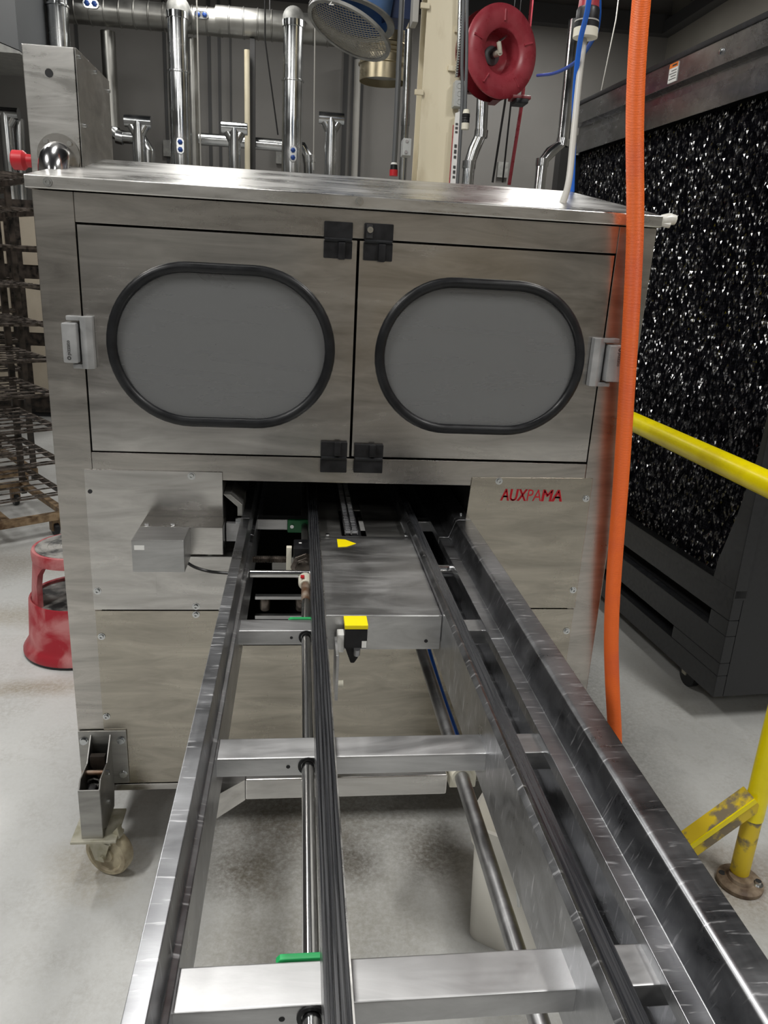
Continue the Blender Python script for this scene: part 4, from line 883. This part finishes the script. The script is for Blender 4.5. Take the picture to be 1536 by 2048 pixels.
def badge(px, py, y, parent, vert=False, s=1.0):
    p = W(px, py, y=y); w_, h_ = (.055 * s, .028 * s) if not vert else (.028 * s, .055 * s)
    o = MB().prism(rsq(p.x - w_, p.x + w_, p.z - h_, p.z + h_, min(w_, h_) * .95), 'y', y - .012, y).build('clean_out_cover', 'galv', parent, bevel=.003)
    for d in (-.45, .45):
        q = (p.x + (d * w_ if not vert else 0), y - .012, p.z + (d * h_ if vert else 0))
        MB().lathe([(0, 0), (.018 * s, 0), (.018 * s, .012), (.008 * s, .02), (0, .02)], 6, align(q, (0, -1, 0))).build('star_knob', 'knob_blue', parent)
badge(403, 30, DY - .108, dk, s=1.1); badge(182, 8, DY - .104, dk, s=1.2)
def riser(px, py, y, r, ztop, label, split=None, elbow=False, mat='galv', zb=0.0, name='riser_duct'):
    x = W(px, py, y=y).x
    t = thing(name, label, 'duct', (x, y, zb))
    zs = split or ztop
    MB().tube([(x, y, zb), (x, y, zs)], r * 1.06, 24).build('lower_pipe', mat, t)
    if split:
        MB().tube([(x, y, zs), (x, y, ztop)], r, 24).build('upper_pipe', mat, t)
        MB().lathe([(r * 1.06, 0), (r * 1.16, .004), (r * 1.16, .016), (r * 1.06, .02)], 24, Matrix.Translation((x, y, zs - .01)), closed=True).build('joint_ring', mat, t)
    if elbow:
        MB().lathe([(r, 0), (r * 1.1, .004), (r * 1.1, .05), (r, .054)], 24, Matrix.Translation((x, y, ztop - .05)), closed=True).build('collar', mat, t)
        R2 = .12; rise = (DZ - ztop)
        pts = [(x, y, ztop - .02)] + [(x, y + R2 - R2 * math.cos(a_), ztop + rise * math.sin(a_)) for a_ in [R_(k) for k in range(0, 91, 15)]] + [(x, DY - .09, DZ)]
        MB().tube(pts, r * 1.08, 24).build('elbow', 'grey_ring', t)
    return t
y5 = 7.12
t = riser(118, 60, y5, .078, RZ - .1, 'bright round riser duct rising behind the upright box on the lid', split=W(112, 12, y=y5).z)
t3 = riser(357, 120, y5, .082, W(354, 25, y=y5).z, 'bright riser duct with grey elbow and blue knobbed cover, left of the two', split=W(360, 145, y=y5).z, elbow=True)
badge(361, 292, y5 - .088, t3, True, 1.15)
t5 = riser(586, 120, y5, .082, W(586, 42, y=y5).z, 'bright riser duct with grey elbow and blue knobbed cover, nearer the blue fan', split=W(586, 162, y=y5).z, elbow=True)
badge(586, 308, y5 - .088, t5, True, 1.15)
riser(218, 110, 7.62, .058, 3.355, 'dark slim riser pipe just right of the upright box', zb=W(228, 255, y=7.62).z, mat='galv_dull')
riser(386, 120, 7.62, .05, 3.355, 'dark slim riser pipe tucked behind the left bright riser', zb=0, mat='galv_dull')
def hrun(pts, r, label, mat='galv', cat='duct', name='pipe_run', coll=()):
    t = thing(name, label, cat, tuple(pts[0]))
    MB().tube(pts, r, 18).build('pipe', mat, t)
    for k in coll:
        d = (Vector(pts[min(k + 1, len(pts) - 1)]) - Vector(pts[max(k - 1, 0)])).normalized()
        MB().lathe([(r, -.03), (r * 1.15, -.03), (r * 1.15, .03), (r, .03)], 18, align(pts[k], d), closed=True).build('collar', mat, t)
    return t
Yh = 7.62
hrun([W(226, 262, y=Yh), W(240, 274, y=Yh), W(285, 277, y=Yh), W(298, 300, y=Yh), W(300, 420, y=Yh)], .055, 'short horizontal galvanised pipe run right of the upright box', coll=(0, 1))
MB()
hrun([W(398, 278, y=Yh), W(470, 283, y=Yh), W(560, 291, y=Yh), W(606, 296, y=Yh), W(618, 318, y=Yh), W(620, 420, y=Yh)], .052, 'horizontal galvanised pipe run between the two bright risers', coll=(1, 4))
def tee(px, py, label, y=6.95, s=1.0, zb=0):
    p = W(px, py, y=y); t = thing('vent_tee', label, 'vent pipe', (p.x, y, zb), group='vent pipes with tee tops')
    r = .05 * s
    MB().tube([(p.x, y, zb), (p.x, y, p.z - .10)], r, 18).build('pipe', 'galv', t)
    MB().tube([(p.x - .105 * s, y, p.z), (p.x + .105 * s, y, p.z)], r * .95, 18).build('cross_tube', 'galv', t)
    MB().tube([(p.x - .06 * s, y, p.z - .02), (p.x, y, p.z - .12)], r * .75, 14).tube([(p.x + .06 * s, y, p.z - .02), (p.x, y, p.z - .12)], r * .75, 14).tube([(p.x, y, p.z), (p.x, y, p.z - .13)], r * .98, 18).build('throat', 'galv', t)
    return t
tee(10, 227, 'tee topped vent pipe at the far left edge', y=7.65, s=1.1, zb=1.95)
tee(276, 243, 'tee topped vent pipe between the upright box and left bright riser')
tee(469, 257, 'tee topped vent pipe between the two bright risers')
tee(663, 237, 'tee topped vent pipe right of the two bright risers')
for px, lab in ((38, 'plain short vent pipe beside the far left tee'), (294, 'plain short vent pipe right of the second tee')):
    hrun([W(px, 238 if px < 100 else 300, y=7.2 if px > 100 else 7.75), Vector((W(px, 320, y=7.2 if px > 100 else 7.75).x, 7.2 if px > 100 else 7.75, 0 if px > 100 else 1.95))], .045, lab, cat='vent pipe', name='vent_pipe')
# conduits, strut posts and rods before the back wall
hrun([W(494, 100, y=7.4), Vector((W(494, 200, y=7.4).x, 7.4, 0))], .024, 'pale strut post standing against the dark wall post', 'cream', 'post', 'strut_post')
o = MB().box(W(500, 200, y=7.46).x, W(510, 200, y=7.46).x, 7.46, 7.54, 0, 3.36).build('wall_post', 'wall_strip'); tag(o, 'dark square wall post beside the pale strut', 'post')
hrun([W(716, 120, y=8.8), Vector((W(716, 200, y=8.8).x, 8.8, 0))], .035, 'pale round conduit on the wall below the blue fan', 'grey_cable', 'conduit', 'wall_conduit')
for px0, py0, px1, py1, lab, mat, rr_ in ((630, 60, 627, 340, 'thin hanging wire between the right riser and the tee', 'grey_cable', .006), (394, 30, 402, 340, 'thin hanging wire just right of the left bright riser', 'grey_cable', .006), (530, 80, 556, 270, 'slanting dark wire on the back wall', 'black_cable', .007),
        (1010, 205, 985, 365, 'thin black wire left of the red cable', 'black_cable', .01), (1022, 205, 1005, 365, 'thin dark wire nearest the red cable', 'black_cable', .008), (1044, 205, 1018, 370, 'thin red cable hanging below the hose reel', 'red_paint', .016), (1232, 40, 1200, 195, 'thin pale rod hanging behind the black cooler', 'grey_cable', .006)):
    q0 = W(px0, py0, y=7.0); o = MB().tube([(q0.x, 7.0, RZ), q0, W(px1, py1, y=7.0)], rr_, 6).build('hanging_wire', mat)
    tag(o, lab, 'wire')
hrun([W(970, 100, y=7.0), W(962, 268, y=7.0), W(948, 300, y=7.0), W(938, 330, y=7.0), Vector((W(937, 360, y=7.0).x, 7.0, 0))], .052, 'bent galvanised vent pipe below the red reel', coll=(1, 3), cat='vent pipe', name='bent_vent_pipe')
hrun([W(1150, 40, y=7.0), W(1125, 285, y=7.0), W(1100, 305, y=7.0), W(1084, 325, y=7.0), Vector((W(1080, 360, y=7.0).x, 7.0, 0))], .05, 'bent galvanised vent pipe left of the black cooler', coll=(1, 3), cat='vent pipe', name='bent_vent_pipe')
o = MB().box(W(1122, 300, y=7.3).x, W(1140, 300, y=7.3).x, 7.3, 7.45, 0, 3.6).build('wall_post', 'wall_strip'); tag(o, 'dark post behind the right bent vent pipe', 'post')
for px, py, lab in ((338, 297, 'small grey wall outlet box left of the left riser'), (563, 312, 'small grey wall outlet box left of the right riser'), (1005, 340, 'small grey wall outlet box behind the red cable')):
    p = W(px, py, y=RY1 - .03); o = MB().box(p.x - .06, p.x + .06, RY1 - .05, RY1 - .001, p.z - .08, p.z + .08).build('outlet_box', 'grey_ring', bevel=.005); tag(o, lab, 'outlet box')

# ================================================================== cream column with its fittings
cm = thing('steel_column', 'cream painted steel column with chipped edges standing behind the machine', 'column', (.657, 4.05, 0))
MB().box(.566, .750, 4.0, 4.014, 0, RZ).build('front_flange', 'cream', cm, bevel=.004)
MB().box(.652, .664, 4.014, 4.19, 0, RZ).build('web', 'cream', cm)
MB().box(.566, .750, 4.19, 4.204, 0, RZ).build('rear_flange', 'cream', cm, bevel=.004)
for px, py in ((850, 12), (838, 185), (922, 185), (918, 60), (905, 137)):
    p = W(px, py, y=3.995); MB().box(p.x - .022, p.x + .022, 3.985, 4.0, p.z - .012, p.z + .012).build('clip', 'cream', cm, bevel=.003)
jb = MB().box(W(908, 200, y=3.93).x, W(929, 200, y=3.93).x, 3.93, 3.99, W(915, 213, y=3.93).z, W(915, 160, y=3.93).z).build('junction_box', 'grey_box', bevel=.004); tag(jb, 'grey junction box right of the cream column under the flexible conduit', 'junction box')
for k in range(3):
    p = W(919, 171 + k * 16, y=3.93); MB().lathe([(.010, 0), (.013, 0), (.013, .002), (.010, .002)], 14, align(p, (0, -1, 0)), closed=True).build('knockout', 'grey_box', jb)
jb2 = MB().box(W(806, 290, y=3.97).x, W(823, 290, y=3.97).x, 3.97, 4.05, W(812, 311, y=3.97).z, W(812, 276, y=3.97).z).build('junction_box', 'grey_box', bevel=.004); tag(jb2, 'grey junction box left of the cream column', 'junction box')
for q in ((814, 282), (812, 304)):
    MB().lathe([(0, 0), (.008, 0), (.008, .004), (0, .004)], 12, align(W(*q, y=3.97), (0, -1, 0))).build('box_screw', 'galv', jb2)
fx = MB(); a = W(914, 155, y=3.96); prof = []
for k in range(50): prof.append((.010 if k % 2 else .0125, k * .0055))
MB().lathe([(0, 0)] + prof + [(0, .275)], 12, align(a, (.02, 0, 1))).build('flexible_conduit', 'galv')
o = bpy.data.objects['flexible_conduit']; tag(o, 'flexible metal conduit rising from the box beside the column', 'conduit')
o = MB().tube([W(917, 100, y=3.96), W(921, -60, y=3.96)], .009, 10).build('straight_conduit', 'galv'); tag(o, 'straight metal conduit above the flexible conduit by the column', 'conduit')
bn = thing('striped_banner', 'narrow white strip with red edges and dark lettering on conduit beside column', 'sign', tuple(W(905, 362, y=3.95)))
x_, zt_ = W(909, 230, y=3.95), W(905, 400, y=3.95)
MB().prism([(W(911, 226, y=3.95).x, W(911, 226, y=3.95).z), (W(921, 222, y=3.95).x, W(921, 222, y=3.95).z), (W(912, 400, y=3.95).x, zt_.z), (W(897, 400, y=3.95).x, zt_.z)], 'y', 3.95, 3.956).build('white_strip', 'white', bn, smooth=0)
for pa, pb in ((905.5, 895.5), (918.5, 909.5)):
    MB().prism([(W(pa, 250, y=3.95).x, W(pa, 250, y=3.95).z), (W(pa + 2, 250, y=3.95).x, W(pa + 2, 250, y=3.95).z), (W(pb + 2, 400, y=3.95).x, zt_.z), (W(pb, 400, y=3.95).x, zt_.z)], 'y', 3.947, 3.9495).build('red_edge', 'red_paint', bn, smooth=0)
for k, (py, hgt) in enumerate(((248, 4), (256, 5), (264, 4), (292, 7), (303, 8), (314, 6), (334, 6), (344, 7), (354, 5))):
    px = 914.5 - (py - 230) * .055
    p = W(px, py, y=3.9485); MB().box(p.x - .006, p.x + .006, 3.947, 3.9495, p.z - hgt * .001, p.z + hgt * .001).build('lettering', 'ink', bn)
o = MB().box(W(921, 220, y=3.97).x, W(926, 220, y=3.97).x, 3.97, 3.99, 0, W(921, 220, y=3.97).z).build('cable_channel', 'dark_cable'); tag(o, 'dark vertical cable channel right of the striped strip', 'cable channel')
# pendant cables
def pendant(px0, px1, py1, y, lab):
    t = thing('pendant_plug', lab, 'plug', tuple(W(px1, py1, y=y)))
    MB().tube(bez([W(px0, -250, y=y), W(px0, 0, y=y), W((px0 + px1) / 2 + 1, py1 * .5, y=y), W(px1, py1 - 30, y=y)]), .007, 8).build('cord', 'dark_cable', t)
    p = W(px1, py1, y=y)
    MB().lathe([(0, 0), (.017, 0), (.0175, .025), (0, .025)], 16, Matrix.Translation(p)).build('plug_face', 'nylon', t)
    MB().lathe([(0, .025), (.017, .025), (.0175, .035), (.016, .038), (.0175, .042), (.016, .046), (.0175, .05), (.017, .062), (0, .062)], 16, Matrix.Translation(p)).build('plug_body', 'black_plastic', t)
    MB().lathe([(0, .062), (.016, .062), (.013, .078), (.008, .08), (0, .08)], 16, Matrix.Translation(p)).build('plug_collar', 'nylon', t)
    return t
pendant(934, 930, 259, 3.6, 'small black and white plug hanging on a grey cord before the hose reel')
o = MB().tube(bez([W(928, -200, y=3.7), W(927, 0, y=3.7), W(924, 120, y=3.7), W(922, 250, y=3.7), Vector((W(922, 300, y=3.7).x, 3.7, 1.2))]), .008, 8).build('power_cable', 'dark_cable'); tag(o, 'dark grey cord hanging between the column and the plug', 'cord')
pg = thing('red_connector', 'black and red connector on a cord behind the lid left of the column', 'connector', tuple(W(786, 350, y=4.3)))
p = W(787, 352, y=4.3)
MB().tube(bez([Vector((W(803, 40, y=4.3).x, 4.3, RZ)), W(802, 40, y=4.3), W(797, 150, y=4.3), W(791, 280, y=4.3), p + Vector((0, 0, .062))]), .014, 8).build('cord', 'dark_cable', pg)
MB().lathe([(0, 0), (.022, 0), (.022, .03), (0, .03)], 14, Matrix.Translation(p)).build('connector_body', 'red_plastic', pg); MB().lathe([(0, .03), (.02, .03), (.018, .055), (0, .055)], 14, Matrix.Translation(p)).build('connector_grip', 'black_plastic', pg); MB().lathe([(0, .055), (.018, .055), (.014, .065), (0, .065)], 14, Matrix.Translation(p)).build('connector_cap', 'white', pg)
hrun([W(818, 60, y=4.6), W(811, 240, y=4.6), Vector((W(810, 300, y=4.6).x, 4.6, 0))], .022, 'shiny steel conduit rising left of the cream column', 'galv', 'conduit', 'steel_conduit', coll=(1,))
o = MB().box(W(826, 20, y=3.98).x, W(838, 20, y=3.98).x, 3.98, 4.08, W(830, 44, y=3.98).z, RZ).build('wireway', 'grey_cable', bevel=.004); tag(o, 'pale boxed wireway at the top left of the cream column', 'wireway')

# ================================================================== red hose reel
rc = W(1005, 103, y=3.95); ph = R_(20); rn = Vector((math.sin(ph), -math.cos(ph), 0))
rl = thing('hose_reel', 'round red spring hose reel mounted high beside the cream column', 'hose reel', tuple(rc))
ra = align(rc, rn)
MB().lathe([(.097, -.004), (.102, .0), (.150, .008), (.192, .0), (.199, -.006), (.199, -.012), (.192, -.008), (.150, .002), (.102, -.006)], 56, ra, closed=True).build('front_disc', 'red_paint', rl)
MB().lathe([(.0985, -.002), (.094, -.08), (.09, -.095), (0, -.095), (0, -.100), (.095, -.10), (.0995, -.08), (.102, -.004)], 48, ra, caps=False).build('drum', 'red_paint', rl)
MB().lathe([(.10, -.10), (.150, -.108), (.192, -.10), (.199, -.094), (.199, -.100), (.192, -.106), (.150, -.114), (.10, -.106)], 56, ra, closed=True).build('rear_disc', 'dark_red', rl)
for k in range(5):
    a_ = R_(72 * k + 20); q0 = Vector((.125 * math.cos(a_), .125 * math.sin(a_), .0065)); q1 = Vector((.172 * math.cos(a_), .172 * math.sin(a_), .0065))
    MB().tube([ra @ q0, ra @ q1], .0055, 8).build('pressed_rib', 'red_paint', rl)
MB().lathe([(0, -.095), (.042, -.095), (.042, -.088), (.036, -.084), (.016, -.083), (.016, -.06), (0, -.06)], 28, ra).build('hub', 'dark_cable', rl)
fp = [ra @ Vector(v) for v in ((0, 0, -.06), (0, 0, -.02), (-.012, .022, -.012), (-.018, .040, -.012))]
MB().tube(fp[:2], .014, 12).build('swivel', 'nylon', rl); MB().tube(fp[1:], .011, 12).build('elbow_fitting', 'nylon', rl)
MB().tube([fp[3], ra @ Vector((.014, .062, -.018)), ra @ Vector((.034, .075, -.03))], .007, 10).build('hose_tail', 'galv', rl)
ar = W(1040, 200, y=3.95)
MB().box(ar.x - .05, ar.x + .04, 3.90, 3.99, ar.z - .004, ar.z + .012).build('guide_arm', 'dark_red', rl, bevel=.003)
MB().box(ar.x - .035, ar.x + .025, 3.885, 3.98, ar.z - .026, ar.z - .004).build('hose_mouth', 'black_plastic', rl, bevel=.004)
MB().box(rc.x - .02, rc.x + .02, 3.98, 4.10, rc.z - .2, ar.z + .04).build('arm_bracket', 'dark_red', rl)
MB().box(.752, rc.x + .02, 4.06, 4.10, rc.z - .16, rc.z + .16).build('wall_bracket', 'dark_red', rl)

# blue hoses and the power drop above the machine
o = MB().tube(bez([W(1075, 151, y=3.85), W(1110, 146, y=3.4), W(1150, 125, y=2.9), W(1182, 85, y=2.5), W(1197, 40, y=2.3), W(1196, -60, y=2.2)]), .0065, 10).build('blue_hose', 'blue_tube'); tag(o, 'thin blue air hose sweeping from the red reel up to the ceiling', 'hose')
o = MB().tube(bez([W(1186, -150, y=2.02), W(1178, 0, y=2.04), W(1160, 85, y=2.08), W(1150, 180, y=2.10), W(1147, 300, y=2.12), W(1144, 384, y=2.12)]), .0065, 10).build('blue_hose', 'blue_tube'); tag(o, 'thin blue air hose dropping straight down to the machine lid', 'hose')
pw_ = thing('power_drop', 'black and white locking plug with red sleeve on a pale cable above the lid', 'plug', tuple(W(1170, 78, y=2.12)))
p = W(1170, 76, y=2.12); pt = Matrix.Translation(p)
MB().lathe([(0, 0), (.031, 0), (.031, .02), (0, .02)], 24, pt).build('plug_face', 'nylon', pw_)
MB().lathe([(0, .02), (.031, .02), (.031, .032), (.029, .034), (.029, .060), (.026, .066), (0, .066)], 24, pt).build('plug_body', 'black_plastic', pw_)
MB().lathe([(.029, .034), (.0305, .034), (.0305, .037), (.029, .037)], 24, pt, closed=True).build('plug_ring', 'grey_cable', pw_)
MB().lathe([(0, .066), (.026, .066), (.024, .10), (.012, .18), (0, .18)], 24, pt).build('red_sleeve', 'red_paint', pw_)
MB().tube(bez([W(1168, 80, y=2.12), W(1158, 160, y=2.08), W(1148, 260, y=2.0), W(1138, 360, y=1.92), W(1124, 412, y=1.82)]), .008, 10).build('cable', 'grey_cable', pw_)

# ================================================================== blue fan
fcn = W(702, 44, y=4.6)
def cdir(x, y, z): return (RIGHT * x + DOWN * y + FWD * z).normalized()
vw = (fcn - CAM).normalized(); vr = vw.cross(Vector((0, 0, 1))).normalized(); vr = (RIGHT - vw * RIGHT.dot(vw)).normalized(); vd = vw.cross(vr)
def facing(ratio, deg):            # normal of a disc seen as an ellipse: minor/major ratio, slope of the long axis
    return (-vw * ratio + (vr * -math.sin(R_(deg)) + vd * math.cos(R_(deg))) * math.sqrt(1 - ratio ** 2)).normalized()
n1 = facing(.40, 14); n2 = facing(.42, 27)
fa = align(fcn, n1); fb = align(W(699, 62, y=4.55), n2)
fn = thing('blue_fan', 'blue barrel fan with tilted wire mesh grill hanging beside the cream column', 'fan', tuple(fcn))
MB().lathe([(.196, -.42), (.200, -.42), (.200, -.02), (.196, -.02)], 48, fa, closed=True).build('barrel', 'blue_paint', fn)
MB().lathe([(.196, -.02), (.235, -.02), (.235, -.012), (.196, -.012)], 48, fa, closed=True).build('mouth_ring', 'grey_ring', fn)
MB().lathe([(0, -.20), (.05, -.20), (.06, -.25), (0, -.28)], 24, fa).build('hub', 'dark_in', fn)
for k in range(5):
    mb = fa @ Matrix.Rotation(R_(72 * k), 4, 'Z') @ Matrix.Translation((.12, 0, -.23)) @ Matrix.Rotation(R_(30), 4, 'X')
    MB().box(-.07, .07, -.045, .045, -.003, .003, mb).build('blade', 'dark_cable', fn)
MB().lathe([(.215, -.008), (.236, -.008), (.236, .008), (.215, .008)], 48, fb, closed=True).build('grill_ring', 'grey_ring', fn)
gm = MB(); Rg = .218
for k in range(-13, 14):
    c = k * .0162; h = math.sqrt(max(0, Rg * Rg - c * c))
    for ang_ in (45, -45):
        rm = fb @ Matrix.Rotation(R_(ang_), 4, 'Z')
        pts = [rm @ Vector((c, h * (j / 6 - 1), .03 * (1 - (c * c + (h * (j / 6 - 1)) ** 2) / Rg ** 2))) for j in range(13)]
        gm.tube(pts, .0022, 4)
g = gm.build('mesh_grill', 'wire', fn); g['kind'] = 'stuff'
p = W(664, 5, y=4.38)
text_mesh('lettering', '2', .06, 'white', fn, Matrix.Translation(p + Vector((-.02, -.03, -.02))) @ Matrix.Rotation(R_(75), 4, 'X'))['label'] = 'white painted figure 2'
MB().box(W(768, 20, y=4.6).x, W(822, 20, y=4.6).x, 4.6, 4.8, W(790, 36, y=4.6).z, W(790, 0, y=4.6).z + .02).build('motor_box', 'navy', fn, bevel=.004)
MB().tube([fcn + Vector((0, .1, .3)), Vector((fcn.x, fcn.y + .1, RZ))], .02, 10).build('drop_pole', 'joist', fn)
# yellowed drop duct behind the fan
dd = W(765, 165, y=6.2)
dt = thing('drop_duct', 'yellowed round metal drop duct with open end behind the blue fan', 'duct', tuple(dd))
rr_ = .172
MB().lathe([(rr_ - .004, 0), (rr_, 0), (rr_, .10), (rr_ + .012, .105), (rr_ + .012, .115), (rr_, .12), (rr_, .16), (rr_ + .012, .17), (rr_, .18), (rr_ + .012, .20), (rr_, .21), (rr_ + .012, .23), (rr_, .24), (rr_, RZ - dd.z), (rr_ - .004, RZ - dd.z)], 36, Matrix.Translation(dd), closed=True).build('duct_pipe', 'brass_duct', dt)
MB().lathe([(0, .05), (rr_ - .006, .05), (rr_ - .006, .055), (0, .055)], 36, Matrix.Translation(dd)).build('damper', 'grey_ring', dt)
